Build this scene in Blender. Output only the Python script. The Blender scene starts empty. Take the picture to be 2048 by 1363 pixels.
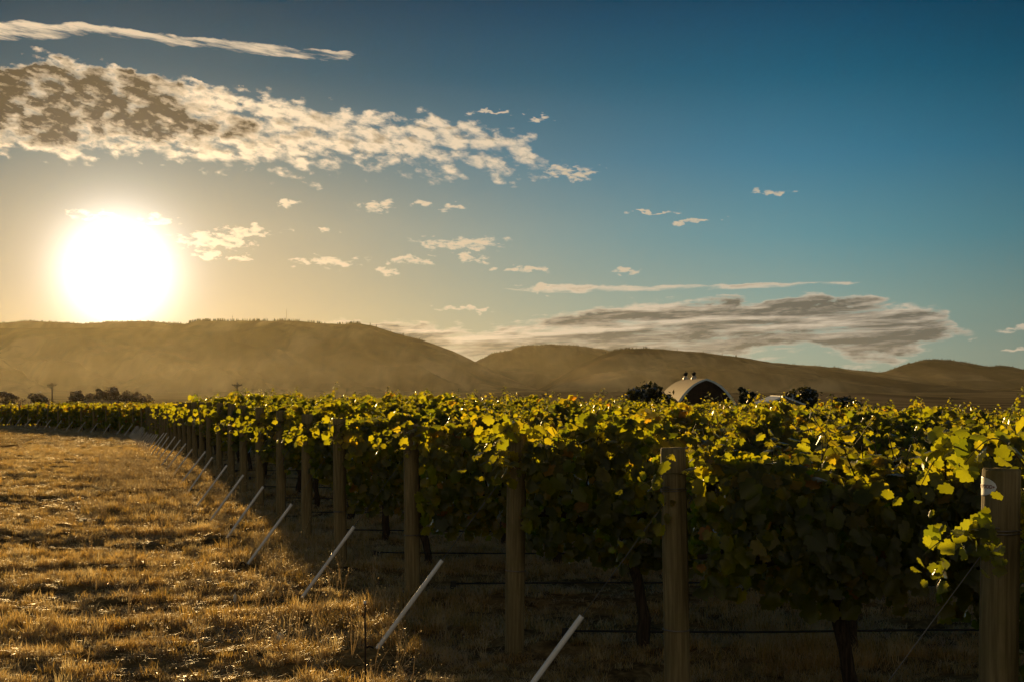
import bpy, math, random
import numpy as np
from mathutils import Vector, Matrix

random.seed(7)
RNG = np.random.default_rng(11)
SC = bpy.context.scene
COL = SC.collection

# ------------------------------------------------------------------ measures read off the photograph
F = 2857.0            # focal length in photograph pixels (2048 wide)
CX, HY = 1024.0, 772.0  # centre column, eye-level row
EYE = 2.0
def R(a): return math.radians(a)
SUN_AZ = math.atan2(235 - CX, F)
SUN_EL = math.atan2(HY - 540, math.hypot(F, 235 - CX))
SUN = Vector((math.sin(SUN_AZ) * math.cos(SUN_EL), math.cos(SUN_AZ) * math.cos(SUN_EL), math.sin(SUN_EL)))

# ------------------------------------------------------------------ camera
cam_d = bpy.data.cameras.new('camera')
cam = bpy.data.objects.new('camera', cam_d); COL.objects.link(cam)
cam.location = (0, 0, EYE)
cam.rotation_euler = (R(90), 0, 0)
cam_d.sensor_width = 36.0
cam_d.lens = F / 2048 * 36.0
cam_d.shift_y = (HY - 681.5) / 2048.0
cam_d.clip_start = 0.05
cam_d.clip_end = 60000
SC.camera = cam

# ------------------------------------------------------------------ render settings
SC.render.engine = 'CYCLES'
cy = SC.cycles
cy.max_bounces = 6; cy.diffuse_bounces = 3; cy.glossy_bounces = 2; cy.transmission_bounces = 4
cy.transparent_max_bounces = 6; cy.volume_bounces = 0
cy.sample_clamp_indirect = 3.0
cy.caustics_reflective = False; cy.caustics_refractive = False
cy.use_denoising = True
cy.use_adaptive_sampling = True
cy.adaptive_threshold = 0.015
vs = SC.view_settings
vs.view_transform = 'Standard'; vs.look = 'None'; vs.gamma = 1.0; vs.use_curve_mapping = False
vs.exposure = 0.25

# ------------------------------------------------------------------ node expression helper
class N:
    """wraps a float socket so that shader maths can be written as an expression"""
    def __init__(s, nt, k): s.nt, k0 = nt, k; s.k = k0
    def _m(s, op, *a, clamp=False):
        n = s.nt.nodes.new('ShaderNodeMath'); n.operation = op; n.use_clamp = clamp
        for i, v in enumerate((s,) + a):
            if isinstance(v, N): s.nt.links.new(v.k, n.inputs[i])
            else: n.inputs[i].default_value = v
        return N(s.nt, n.outputs[0])
    def __add__(s, o): return s._m('ADD', o)
    __radd__ = __add__
    def __mul__(s, o): return s._m('MULTIPLY', o)
    __rmul__ = __mul__
    def __sub__(s, o): return s._m('SUBTRACT', o)
    def __rsub__(s, o): return (s * -1.0) + o
    def __truediv__(s, o): return s._m('DIVIDE', o)
    def min(s, o): return s._m('MINIMUM', o)
    def max(s, o): return s._m('MAXIMUM', o)
    def pow(s, o): return s._m('POWER', o)
    def exp(s): return s._m('EXPONENT')
    def abs(s): return s._m('ABSOLUTE')
    def clamp(s): return s._m('ADD', 0.0, clamp=True)
    def step(s, a, b):
        n = s.nt.nodes.new('ShaderNodeMapRange'); n.interpolation_type = 'SMOOTHSTEP'
        s.nt.links.new(s.k, n.inputs[0]); n.inputs[1].default_value = a; n.inputs[2].default_value = b
        n.inputs[3].default_value = 0; n.inputs[4].default_value = 1
        return N(s.nt, n.outputs[0])

def nmix(nt, f, a, b):
    n = nt.nodes.new('ShaderNodeMix'); n.data_type = 'RGBA'
    for sock, v in ((n.inputs[0], f), (n.inputs[6], a), (n.inputs[7], b)):
        if isinstance(v, N): nt.links.new(v.k, sock)
        elif isinstance(v, bpy.types.NodeSocket): nt.links.new(v, sock)
        elif isinstance(v, (int, float)): sock.default_value = v
        else: sock.default_value = (*v, 1)
    return n.outputs[2]
def nscale(nt, col, f):
    n = nt.nodes.new('ShaderNodeVectorMath'); n.operation = 'SCALE'
    if isinstance(col, bpy.types.NodeSocket): nt.links.new(col, n.inputs[0])
    else: n.inputs[0].default_value = col
    if isinstance(f, N): nt.links.new(f.k, n.inputs[3])
    else: n.inputs[3].default_value = f
    return n.outputs[0]
def nadd(nt, a, b):
    n = nt.nodes.new('ShaderNodeVectorMath'); n.operation = 'ADD'
    nt.links.new(a, n.inputs[0]); nt.links.new(b, n.inputs[1])
    return n.outputs[0]
def nramp(nt, v, stops):
    n = nt.nodes.new('ShaderNodeValToRGB'); r = n.color_ramp
    while len(r.elements) < len(stops): r.elements.new(0.5)
    for e, (p, c) in zip(r.elements, stops):
        e.position = p
        e.color = (c, c, c, 1) if isinstance(c, (int, float)) else (*c, 1)
    nt.links.new(v.k, n.inputs[0])
    return n.outputs[0]
def comb(nt, x, y, z):
    n = nt.nodes.new('ShaderNodeCombineXYZ')
    for i, v in enumerate((x, y, z)):
        if isinstance(v, N): nt.links.new(v.k, n.inputs[i])
        else: n.inputs[i].default_value = v
    return n.outputs[0]
def noise(nt, vec, scale, detail=4, rough=0.5, dist=0.0, col=False):
    n = nt.nodes.new('ShaderNodeTexNoise')
    if nt is wt: n.noise_dimensions = '2D'
    n.inputs['Scale'].default_value = scale
    n.inputs['Detail'].default_value = detail; n.inputs['Roughness'].default_value = rough
    n.inputs['Distortion'].default_value = dist
    if vec is not None: nt.links.new(vec, n.inputs['Vector'])
    return n.outputs[1] if col else N(nt, n.outputs[0])

# ------------------------------------------------------------------ world: low sun sky with clouds
def pxA(px, py): return math.degrees(math.atan2(px - CX, F))
def pxE(px, py): return math.degrees(math.atan2(HY - py, math.hypot(F, px - CX)))

world = bpy.data.worlds.new('World'); SC.world = world; world.use_nodes = True
wt = world.node_tree; wt.nodes.clear()
tc = wt.nodes.new('ShaderNodeTexCoord')
sep = wt.nodes.new('ShaderNodeSeparateXYZ'); wt.links.new(tc.outputs['Generated'], sep.inputs[0])
dx, dy, dz = (N(wt, sep.outputs[i]) for i in range(3))
A = dx._m('ARCTAN2', dy) * (180 / math.pi)
E = dz._m('ARCSINE') * (180 / math.pi)
dot = dx * SUN.x + dy * SUN.y + dz * SUN.z
TH = dot.min(1.0)._m('ARCCOSINE') * (180 / math.pi)          # degrees from the sun
Ec = (E / 90.0).clamp()
BLUE = nramp(wt, Ec, [(0.0, (.26, .34, .27)), (.035, (.20, .33, .30)), (.065, (.085, .265, .32)), (.10, (.028, .18, .29)), (.135, (.006, .105, .19)),
                      (.17, (.002, .052, .115)), (.30, (.012, .05, .09)), (1.0, (.015, .05, .09))])
GOLD = nramp(wt, Ec, [(0.0, (.60, .42, .19)), (.035, (.54, .41, .23)), (.07, (.43, .36, .23)), (.10, (.20, .22, .18)), (.135, (.045, .095, .115)),
                      (.17, (.008, .038, .058)), (.30, (.015, .035, .05)), (1.0, (.015, .05, .09))])
wg = ((TH - 3.0).max(0.0).pow(1.5) * -0.021).exp()
base = nmix(wt, wg.clamp(), BLUE, GOLD)
side = 1.0 - A.step(9.0, 26.0) * 0.42                              # deeper blue away from the sun
side = side * (1.0 - (A * -1.0).step(15.0, 27.0) * 0.38)  # left edge dimmed too, lens vignetting put into the sky colour
base = nscale(wt, base, side)
away = (dot * -1.0).step(-.1, 0.9)
base = nmix(wt, away, base, nscale(wt, (.35, .305, .235), 1.0 - Ec.step(.15, .7) * .75))
nish = wt.nodes.new('ShaderNodeTexSky'); nish.sky_type = 'NISHITA'; nish.sun_disc = False
nish.sun_elevation = SUN_EL; nish.sun_rotation = SUN_AZ; nish.altitude = 300
nish.air_density = 1.0; nish.dust_density = 1.0; nish.ozone_density = 2.0
base = nadd(wt, base, nscale(wt, nish.outputs[0], 0.0006))

# cloud cover, described by where each bank starts and ends
wb = noise(wt, comb(wt, A * .8, E * 1.6, 31.0), 1.0, 4, .55)
def band(stops_top, stops_bot, soft_t, soft_b, warp=1.5):
    def ramp(st):
        A0, A1 = -40.0, 40.0
        s = sorted(((pxA(x, y) - A0) / (A1 - A0), pxE(x, y) / 25.0) for x, y in st)
        return N(wt, nramp(wt, ((A - A0) / (A1 - A0)).clamp(), s)) * 25.0
    t = ramp(stops_top); b = ramp(stops_bot)
    Ew = E + (wb - .5) * warp
    return ((t - Ew) / soft_t).clamp().min(((Ew - b) / soft_b).clamp())
Az = A * 1.0
def rotv(slope, sx, sy, seed, dA=0.0, dE=0.0):
    a = Az + dA; e = E + dE
    return comb(wt, (a + e * (-slope)) * sx + seed, (e + a * slope) * sy, seed * 1.7)

streak = band([(-300, 20), (0, 38), (200, 46), (350, 68), (500, 84), (700, 101), (735, 112), (760, 118), (2000, 118)],
              [(-300, 110), (0, 96), (100, 92), (200, 82), (250, 92), (400, 108), (550, 124), (690, 134), (720, 116), (760, 118), (2000, 118)], .25, 1.3, .35)
big = band([(-400, 100), (0, 112), (60, 96), (160, 106), (240, 112), (330, 142), (480, 172), (600, 194), (760, 206), (900, 224), (1065, 256), (1105, 318), (1200, 345), (1300, 350), (2000, 350)],
           [(-400, 340), (0, 340), (120, 352), (200, 340), (300, 350), (450, 365), (600, 384), (750, 380), (900, 392), (1060, 386), (1190, 372), (1300, 351), (2000, 350)], .9, 2.6)
bank = band([(300, 680), (560, 650), (640, 634), (820, 629), (960, 640), (1060, 630), (1160, 606), (1250, 592), (1450, 588), (1600, 582), (1760, 588), (1830, 596), (1900, 606), (1925, 650), (1975, 676), (2060, 690), (2200, 690)],
            [(300, 690), (560, 690), (640, 700), (820, 740), (1060, 760), (1500, 735), (1560, 715), (1640, 712), (1700, 745), (1790, 745), (1850, 715), (1900, 690), (1975, 682), (2060, 692), (2200, 700)], .55, .8, .8)
wz1 = noise(wt, comb(wt, A * 1.3, E * 2.6, 4.0), 1.0, 3, .5); wz2 = noise(wt, comb(wt, A * 1.3 + 57.0, E * 2.6, 0.0), 1.0, 3, .5)
upper = band([(900, 576), (1040, 574), (1100, 568), (1300, 566), (1500, 563), (1700, 559), (1780, 562), (1900, 562)],
             [(900, 577), (1040, 584), (1100, 590), (1300, 588), (1500, 582), (1700, 573), (1780, 563), (1900, 563)], .12, .25, .25)
small = None
for (x, y, rx, ry) in [(745, 412, 52, 14), (842, 408, 36, 10), (922, 415, 42, 10), (930, 488, 112, 16), (655, 525, 82, 14), (768, 541, 30, 10),
                       (820, 521, 52, 12), (1250, 542, 24, 10), (1040, 537, 90, 9), (945, 516, 34, 9), (1145, 345, 60, 16), (430, 482, 90, 24),
                       (490, 462, 80, 12), (190, 433, 60, 12), (318, 438, 44, 11), (1545, 386, 50, 6), (1085, 578, 54, 12), (575, 406, 36, 9), (420, 510, 60, 12),
                       (660, 460, 20, 6), (2035, 660, 34, 9), (1385, 440, 60, 5), (1080, 238, 34, 6), (990, 225, 60, 5), (1300, 425, 60, 4), (480, 515, 24, 10), (935, 617, 80, 5), (2030, 700, 50, 4)]:
    a, e = pxA(x, y), pxE(x, y); k = 180 / math.pi / F
    v = wt.nodes.new('ShaderNodeVectorMath'); v.operation = 'SUBTRACT'; wt.links.new(comb(wt, A + (wz1 - .5) * 1.6, E + (wz2 - .5) * .7, 0.0) if small is None else AE, v.inputs[0])
    if small is None: AE = v.inputs[0].links[0].from_socket
    v.inputs[1].default_value = (a, e, 0)
    m = wt.nodes.new('ShaderNodeVectorMath'); m.operation = 'MULTIPLY'; wt.links.new(v.outputs[0], m.inputs[0])
    m.inputs[1].default_value = (1 / (rx * k), 1 / (ry * k), 0)
    l = wt.nodes.new('ShaderNodeVectorMath'); l.operation = 'LENGTH'; wt.links.new(m.outputs[0], l.inputs[0])
    l = N(wt, l.outputs['Value'])
    small = l if small is None else small.min(l)
small = (1.3 - small).clamp()

def con(v, k): return (v - .5) * k + .5
def vor(vec):
    n = wt.nodes.new('ShaderNodeTexVoronoi'); n.feature = 'SMOOTH_F1'; n.voronoi_dimensions = '2D'; n.inputs['Scale'].default_value = 1.0; n.inputs['Smoothness'].default_value = .35
    n.inputs['Detail'].default_value = 1.0; n.inputs['Roughness'].default_value = .45
    wt.links.new(vec, n.inputs['Vector']); return N(wt, n.outputs['Distance'])
wpA = noise(wt, rotv(.17, 1.6, 3.0, 41.0), 1.0, 4, .6); wpE = noise(wt, rotv(.17, 1.6, 3.0, 47.0), 1.0, 4, .6)
def big_n(dA=0.0, dE=0.0):
    p = con(noise(wt, rotv(.17, .95, 2.1, 3.1, dA, dE), 1.0, 9, .62, .15), 3.0)
    v = vor(rotv(.17, 1.15, 2.3, 3.1, (wpA - .5) * .8 + dA, (wpE - .5) * .4 + dE))
    return p * .5 + (1.15 - v * 1.5) * .5
n0 = big_n(); n1 = big_n(-.10, -.14)
nl = con(noise(wt, rotv(.17, .30, .75, 9.3), 1.0, 3, .5), 3.2)      # broad variation of thickness
thin = A.step(-17.0, -1.0)                                        # bank breaks up to the right
cover = (big * 1.6).min(1.0) * (1.0 - 0.30 * thin)
D_big = n0 * 1.1 + cover * 1.15 - .72 + (nl - .5) * (.30 - thin * .12) - (1.0 - cover * 5.0).clamp()
s0 = con(noise(wt, rotv(.14, .38, 3.4, 5.7), 1.0, 8, .66, .2), 2.2)
D_str = s0 * 1.0 + (streak * 1.5).min(1.0) * .95 - .62 - (1.0 - streak * 5.0).clamp()
k0 = con(noise(wt, rotv(-.04, .34, 2.3, 2.3), 1.0, 9, .62, .2), 3.0)
k1 = con(noise(wt, rotv(-.04, .34, 2.3, 2.3, -.2, .12), 1.0, 9, .62, .2), 3.0)
kd = con(noise(wt, rotv(-.02, .09, 1.15, 6.6), 1.0, 5, .55, .2), 3.4)
D_bank = k0 * .8 + bank * 1.15 + (kd - .5) * .35 - .84 - (1.0 - bank * 5.0).clamp()
D_up = k0 * .75 + upper * .9 - .72 - (1.0 - upper * 5.0).clamp()
m0 = con(noise(wt, rotv(.06, 1.9, 5.0, 8.8), 1.0, 6, .58, .2), 3.0)
D_sml = m0 * .9 + small * 1.15 - 1.0 - (1.0 - small * 5.0).clamp()

def lay(sky, dens, a0, a1, lit, dark, light):
    al = dens.step(a0, a1)
    c = nmix(wt, light.clamp(), dark, lit)
    return nmix(wt, al, sky, c)
warm = (TH * -0.11).exp()                                         # how strongly the low sun shines through
lit_c = nadd(wt, nscale(wt, (1.3, .92, .52), warm * 1.5 + .1), nscale(wt, (.50, .46, .38), 1.0 - warm))
lit_c = nscale(wt, lit_c, 0.84)
dark_l = (.10, .068, .030); dark_r = (.13, .125, .10)
sky = base
sky = lay(sky, D_str, .0, .75, nscale(wt, lit_c, .9), (.30, .27, .21), 1.15 - con(s0, 1.6).clamp() * .35)
core_d = (nl * .9 + n0 * .35 - .40 + (A * -1.0).step(12.5, 17.0) * .55 - (E * -1.0).step(-10.3, -8.6) * 1.2 - (E - (A + 20.0) * -.22).step(11.8, 13.2) * .6)
thick = nl * .55 + .50 + (A * -1.0).step(7.0, 17.0) * .75 - (E * -1.0).step(-9.9, -8.6) * 1.3 - (E - (A + 20.0) * -.22).step(11.9, 13.2) * .5
Lb = 1.05 - (n0 * .62 - .42 + (thick - .5) * 1.2).step(-.55, .95) * D_big.step(.25, .95) * 1.15 + (n0 - n1) * 1.0
sky = lay(sky, D_big, .0, .85, lit_c, dark_l, Lb)
low = (E * -1.0).step(-3.6, -2.1)
Lk = 1.05 - (kd * 1.15 + low * .85 - .52).step(.0, .8) * D_bank.step(.1, .75) * 1.0 + (k0 - k1) * .8
sky = lay(sky, D_bank, .0, .6, nscale(wt, lit_c, .92), dark_r, Lk)
sky = lay(sky, D_up, .0, .6, nscale(wt, lit_c, .95), dark_r, 1.1 - D_up.step(.3, .8) * .4)
sky = lay(sky, D_sml, .0, .75, lit_c, (.35, .28, .17), 1.0 - D_sml.step(.25, .6) * .25)
core = ((TH / 1.42).pow(1.6) * -1.0).exp() * 4.0 + (TH * -0.40).exp() * .62
sky = nadd(wt, sky, nscale(wt, (1.0, .89, .78), core))
bg = wt.nodes.new('ShaderNodeBackground'); wt.links.new(sky, bg.inputs[0]); bg.inputs[1].default_value = 0.84
wo = wt.nodes.new('ShaderNodeOutputWorld'); wt.links.new(bg.outputs[0], wo.inputs[0])
world.cycles.sampling_method = 'MANUAL'; world.cycles.sample_map_resolution = 512

# ------------------------------------------------------------------ sun
sd = bpy.data.lights.new('sun', 'SUN'); sd.energy = 5.0; sd.angle = R(0.53); sd.color = (1.0, .66, .27)
so = bpy.data.objects.new('sun', sd); COL.objects.link(so)
so.rotation_euler = SUN.to_track_quat('Z', 'Y').to_euler()

# ------------------------------------------------------------------ numpy noise
def _h(ix, iy, s):
    n = (ix.astype(np.int64) * 374761393 + iy.astype(np.int64) * 668265263 + s * 1442695041) & 0xffffffff
    n = ((n ^ (n >> 13)) * 1274126177) & 0xffffffff
    return ((n ^ (n >> 16)) & 0xffff) / 65535.0
def vnoise(x, y, s=0):
    x = np.asarray(x, float); y = np.asarray(y, float)
    ix = np.floor(x); iy = np.floor(y); fx = x - ix; fy = y - iy
    fx = fx * fx * (3 - 2 * fx); fy = fy * fy * (3 - 2 * fy)
    a = _h(ix, iy, s); b = _h(ix + 1, iy, s); c = _h(ix, iy + 1, s); d = _h(ix + 1, iy + 1, s)
    return (a + (b - a) * fx) * (1 - fy) + (c + (d - c) * fx) * fy
def fbm(x, y, s=0, o=4):
    v = 0; a = .5; t = 0
    for i in range(o):
        v = v + a * vnoise(x, y, s + i * 17); t += a; a *= .5; x = x * 2.03 + 11.3; y = y * 2.03 + 5.7
    return v / t - .5

# ------------------------------------------------------------------ terrain
_gy = [-60, 0, 30, 38, 47, 52, 57, 75, 90, 110, 130, 170, 240, 400, 700, 1200, 2200, 4000, 14000]
_gz = [0, 0, 0, -.05, -.2, -.38, -.55, -.78, -1.0, -1.05, -1.6, -4.2, -7, -9.5, -11.5, -13, -14, -13.5, -10]
def sstep(v, a, b):
    t = np.clip((v - a) / (b - a), 0, 1); return t * t * (3 - 2 * t)
def G0(x, y):
    """smooth ground height"""
    x = np.asarray(x, float); y = np.asarray(y, float)
    z = sum(np.interp(y + o, _gy, _gz) for o in (-3, 0, 3)) / 3 if np.all(y < 150) else np.interp(y, _gy, _gz)
    lean = np.clip(x + 4, 0, 60) * .027
    return z - lean * sstep(y, 11, 32) * (1 - sstep(y, 120, 240))
def endX(y):
    """where the row ends stand"""
    return np.interp(y, [0, 5.5, 8.1, 10.7, 13.3, 15.85, 18.4, 21, 23.6, 26.2, 28.7, 31.3, 33.9, 80.3, 83.5, 86, 106.6, 130],
                     [3.9, 1.87, .94, .02, -.926, -1.9, -2.65, -3.4, -4.17, -4.93, -5.64, -6.42, -7.18, -20.5, -21.7, -22.9, -35.5, -49.9])
def lumps(x, y):
    fade = 1 - sstep(y, 60, 110)
    n = fbm(x * 1.1, y * 1.9, 3, 4) * .12 + fbm(x * 3.0, y * 5.2, 8, 3) * .10
    n = n + np.maximum(fbm(x * .55, y * 1.5, 21, 2) * 2, -.15) * .06
    return n * fade
def G(x, y): return G0(x, y) + lumps(np.asarray(x, float), np.asarray(y, float))

def link(name, me, mat=None, parent=None, loc=None):
    o = bpy.data.objects.new(name, me); COL.objects.link(o)
    if mat is not None and len(me.materials) == 0: me.materials.append(mat)
    if parent is not None: o.parent = parent
    if loc is not None: o.location = loc
    return o
def empty(name, loc=(0, 0, 0), rz=0.0):
    o = bpy.data.objects.new(name, None); COL.objects.link(o); o.location = loc; o.rotation_euler = (0, 0, rz)
    o.empty_display_size = .1
    return o
def tag(o, label=None, cat=None, group=None, kind=None):
    if label: o['label'] = label
    if cat: o['category'] = cat
    if group: o['group'] = group
    if kind: o['kind'] = kind
    return o
def mesh_np(name, v, f, smooth=False, attrs=None):
    """v (n,3), f (m,k) of equal size faces"""
    v = np.asarray(v, np.float32); f = np.asarray(f, np.int32)
    me = bpy.data.meshes.new(name)
    me.vertices.add(len(v)); me.vertices.foreach_set('co', v.ravel())
    m, k = f.shape
    me.loops.add(m * k); me.loops.foreach_set('vertex_index', f.ravel())
    me.polygons.add(m); me.polygons.foreach_set('loop_start', np.arange(0, m * k, k, dtype=np.int32))
    me.polygons.foreach_set('loop_total', np.full(m, k, np.int32))
    if smooth: me.polygons.foreach_set('use_smooth', np.ones(m, bool))
    me.update(calc_edges=True)
    for nm, (arr) in (attrs or {}).items():
        a = me.attributes.new(nm, 'FLOAT', 'POINT'); a.data.foreach_set('value', np.asarray(arr, np.float32))
    return me
def grid_faces(nr, nc):
    i = np.arange(nr - 1)[:, None] * nc + np.arange(nc - 1)[None, :]
    i = i.ravel()
    return np.stack([i, i + 1, i + nc + 1, i + nc], 1)

class MB:
    """collects tubes, boxes and loose faces into one mesh"""
    def __init__(s): s.v = []; s.f = []
    def tube(s, pts, rads, n=8, cap=True):
        pts = [Vector(p) for p in pts]
        if isinstance(rads, (int, float)): rads = [rads] * len(pts)
        b = len(s.v); up = Vector((0, 0, 1))
        for i, p in enumerate(pts):
            d = (pts[min(i + 1, len(pts) - 1)] - pts[max(i - 1, 0)]).normalized()
            ref = up if abs(d.z) < .9 else Vector((1, 0, 0))
            u = d.cross(ref).normalized(); w = d.cross(u)
            for k in range(n):
                a = 2 * math.pi * k / n
                s.v.append(p + (u * math.cos(a) + w * math.sin(a)) * rads[i])
        for i in range(len(pts) - 1):
            for k in range(n):
                k2 = (k + 1) % n
                s.f.append((b + i * n + k, b + i * n + k2, b + (i + 1) * n + k2, b + (i + 1) * n + k))
        if cap:
            s.f.append(tuple(b + k for k in range(n))[::-1]); e = b + (len(pts) - 1) * n
            s.f.append(tuple(e + k for k in range(n)))
        return s
    def box(s, c, sz, rot=None):
        b = len(s.v)
        for x in (-.5, .5):
            for y in (-.5, .5):
                for z in (-.5, .5):
                    p = Vector((x * sz[0], y * sz[1], z * sz[2]))
                    if rot is not None: p = rot @ p
                    s.v.append(p + Vector(c))
        s.f += [tuple(b + i for i in q) for q in ((0, 1, 3, 2), (4, 6, 7, 5), (0, 4, 5, 1), (2, 3, 7, 6), (0, 2, 6, 4), (1, 5, 7, 3))]
        return s
    def poly(s, pts):
        b = len(s.v); s.v += [Vector(p) for p in pts]; s.f.append(tuple(range(b, b + len(pts)))); return s
    def ring(s, c, r, t, axis, n=14, m=6, turns=1.0, pitch=0.0):
        ax = Vector(axis).normalized(); u = ax.orthogonal().normalized(); w = ax.cross(u)
        K = int(n * turns) + 1
        return s.tube([Vector(c) + (u * math.cos(2 * math.pi * i / n) + w * math.sin(2 * math.pi * i / n)) * r + ax * pitch * i / n for i in range(K)], t, m)
    def mesh(s, name, smooth=False):
        me = bpy.data.meshes.new(name); me.from_pydata([tuple(p) for p in s.v], [], s.f)
        if smooth:
            for p in me.polygons: p.use_smooth = True
        me.update(); return me

# ------------------------------------------------------------------ materials
def newmat(name):
    m = bpy.data.materials.new(name); m.use_nodes = True
    nt = m.node_tree; nt.nodes.clear()
    out = nt.nodes.new('ShaderNodeOutputMaterial')
    return m, nt, out
def princ(nt, col, rough=.7, spec=.3, metal=0.0, bump=None, bstr=.3, bdist=.02):
    p = nt.nodes.new('ShaderNodeBsdfPrincipled')
    if isinstance(col, bpy.types.NodeSocket): nt.links.new(col, p.inputs['Base Color'])
    else: p.inputs['Base Color'].default_value = (*col, 1)
    if isinstance(rough, N): nt.links.new(rough.k, p.inputs['Roughness'])
    else: p.inputs['Roughness'].default_value = rough
    p.inputs['Specular IOR Level'].default_value = spec; p.inputs['Metallic'].default_value = metal
    if bump is not None:
        b = nt.nodes.new('ShaderNodeBump'); b.inputs['Strength'].default_value = bstr; b.inputs['Distance'].default_value = bdist
        nt.links.new(bump.k, b.inputs['Height']); nt.links.new(b.outputs[0], p.inputs['Normal'])
    return p
def simple(name, col, rough=.7, spec=.3, metal=0.0, var=.25, scale=8.0):
    m, nt, out = newmat(name)
    t = nt.nodes.new('ShaderNodeTexCoord')
    n = noise(nt, t.outputs['Object'], scale, 4, .6)
    c2 = tuple(c * (1 - var) for c in col); c1 = tuple(min(1, c * (1 + var * .6)) for c in col)
    p = princ(nt, nmix(nt, n.step(.3, .7), c2, c1), rough, spec, metal, n, .2, .01)
    nt.links.new(p.outputs[0], out.inputs[0]); return m

def leaf_material(name, greens, yellows, trans=.5, gloss=.09, vary=.25):
    m, nt, out = newmat(name)
    at = nt.nodes.new('ShaderNodeAttribute'); at.attribute_name = 'tint'
    oi = nt.nodes.new('ShaderNodeObjectInfo')
    v = (N(nt, at.outputs['Fac']) + (N(nt, oi.outputs['Random']) - .5) * vary).clamp()
    cd = nramp(nt, v, greens); ct = nramp(nt, v, yellows)
    t = nt.nodes.new('ShaderNodeTexCoord')
    nn = noise(nt, t.outputs['Object'], 30, 3, .6)
    cd = nscale(nt, cd, nn * .7 + .65); ct = nscale(nt, ct, nn * .8 + .6)
    d = nt.nodes.new('ShaderNodeBsdfDiffuse'); nt.links.new(cd, d.inputs[0])
    tr = nt.nodes.new('ShaderNodeBsdfTranslucent'); nt.links.new(ct, tr.inputs[0])
    mx = nt.nodes.new('ShaderNodeMixShader'); mx.inputs[0].default_value = trans
    nt.links.new(d.outputs[0], mx.inputs[1]); nt.links.new(tr.outputs[0], mx.inputs[2])
    g = nt.nodes.new('ShaderNodeBsdfGlossy'); g.inputs['Roughness'].default_value = .38; g.inputs[0].default_value = (1, 1, 1, 1)
    m2 = nt.nodes.new('ShaderNodeMixShader')
    fr = nt.nodes.new('ShaderNodeFresnel'); fr.inputs[0].default_value = 1.4
    nt.links.new((N(nt, fr.outputs[0]) * (gloss / .09)).clamp().k, m2.inputs[0])
    nt.links.new(mx.outputs[0], m2.inputs[1]); nt.links.new(g.outputs[0], m2.inputs[2])
    nt.links.new(m2.outputs[0], out.inputs[0])
    return m
M_LEAF = leaf_material('vine_leaf',
    [(0, (.028, .034, .004)), (.5, (.052, .056, .005)), (.8, (.12, .09, .009)), (.93, (.22, .12, .02)), (1, (.18, .08, .02))],
    [(0, (.33, .40, .010)), (.35, (.60, .60, .012)), (.65, (.88, .74, .016)), (.88, (.98, .72, .02)), (1, (.90, .42, .02))], .58, .06)
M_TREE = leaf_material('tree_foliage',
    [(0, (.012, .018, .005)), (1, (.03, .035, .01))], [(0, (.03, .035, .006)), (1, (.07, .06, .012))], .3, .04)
M_TREEF = leaf_material('hazed_tree_foliage',
    [(0, (.11, .08, .045)), (1, (.17, .12, .065))], [(0, (.20, .14, .07)), (1, (.30, .21, .10))], .3, .04)  # brightened brown puts haze and flare into the foliage colour
M_GRASS = leaf_material('dry_grass',
    [(0, (.09, .08, .02)), (.22, (.22, .15, .045)), (.6, (.42, .28, .10)), (1, (.60, .44, .20))],
    [(0, (.25, .22, .04)), (.22, (.64, .40, .08)), (.6, (.98, .66, .20)), (1, (1.0, .84, .48))], .6, .012, .75)
M_SEED = leaf_material('weed_seed',
    [(0, (.5, .4, .2)), (1, (.75, .65, .45))], [(0, (.8, .6, .3)), (1, (.98, .85, .6))], .5, .03)

def wood_material(name, c0, c1, c2, ring=60):
    m, nt, out = newmat(name)
    t = nt.nodes.new('ShaderNodeTexCoord')
    oi = nt.nodes.new('ShaderNodeObjectInfo')
    mp = nt.nodes.new('ShaderNodeMapping'); mp.inputs['Scale'].default_value = (1, 1, .045); nt.links.new(t.outputs['Object'], mp.inputs[0])
    off = nt.nodes.new('ShaderNodeVectorMath'); off.operation = 'ADD'; nt.links.new(mp.outputs[0], off.inputs[0])
    nt.links.new(comb(nt, N(nt, oi.outputs['Random']) * 31, 0.0, 0.0), off.inputs[1])
    a = noise(nt, off.outputs[0], ring, 5, .65); b = noise(nt, t.outputs['Object'], 5, 4, .6)
    g = nmix(nt, a.step(.35, .68), c0, c1); g = nmix(nt, b.step(.5, .75), g, c2)
    p = princ(nt, g, .85, .15, 0, a, .6, .006)
    nt.links.new(p.outputs[0], out.inputs[0]); return m
M_POST = wood_material('weathered_post_wood', (.15, .118, .055), (.27, .212, .105), (.18, .15, .062))
M_BARK = wood_material('vine_bark', (.018, .013, .008), (.07, .05, .032), (.035, .026, .018), 90)
M_POLE = simple('utility_pole_wood', (.05, .035, .025), .9)
M_PVC = simple('white_pipe', (.80, .80, .78), .42, .5, 0, .07, 14)
M_STEEL = simple('rusty_steel', (.05, .035, .025), .6, .4, .6)
M_WIRE = simple('galvanised_wire', (.22, .20, .18), .45, .5, .8)
M_HOSE = simple('black_hose', (.012, .012, .011), .55, .4)
M_TAG = simple('white_tag', (.80, .82, .84), .35, .5, 0, .04, 30)
M_INK = simple('tag_lettering', (.22, .04, .03), .5)
M_PEB = simple('pale_stone', (.75, .68, .55), .8)

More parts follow.
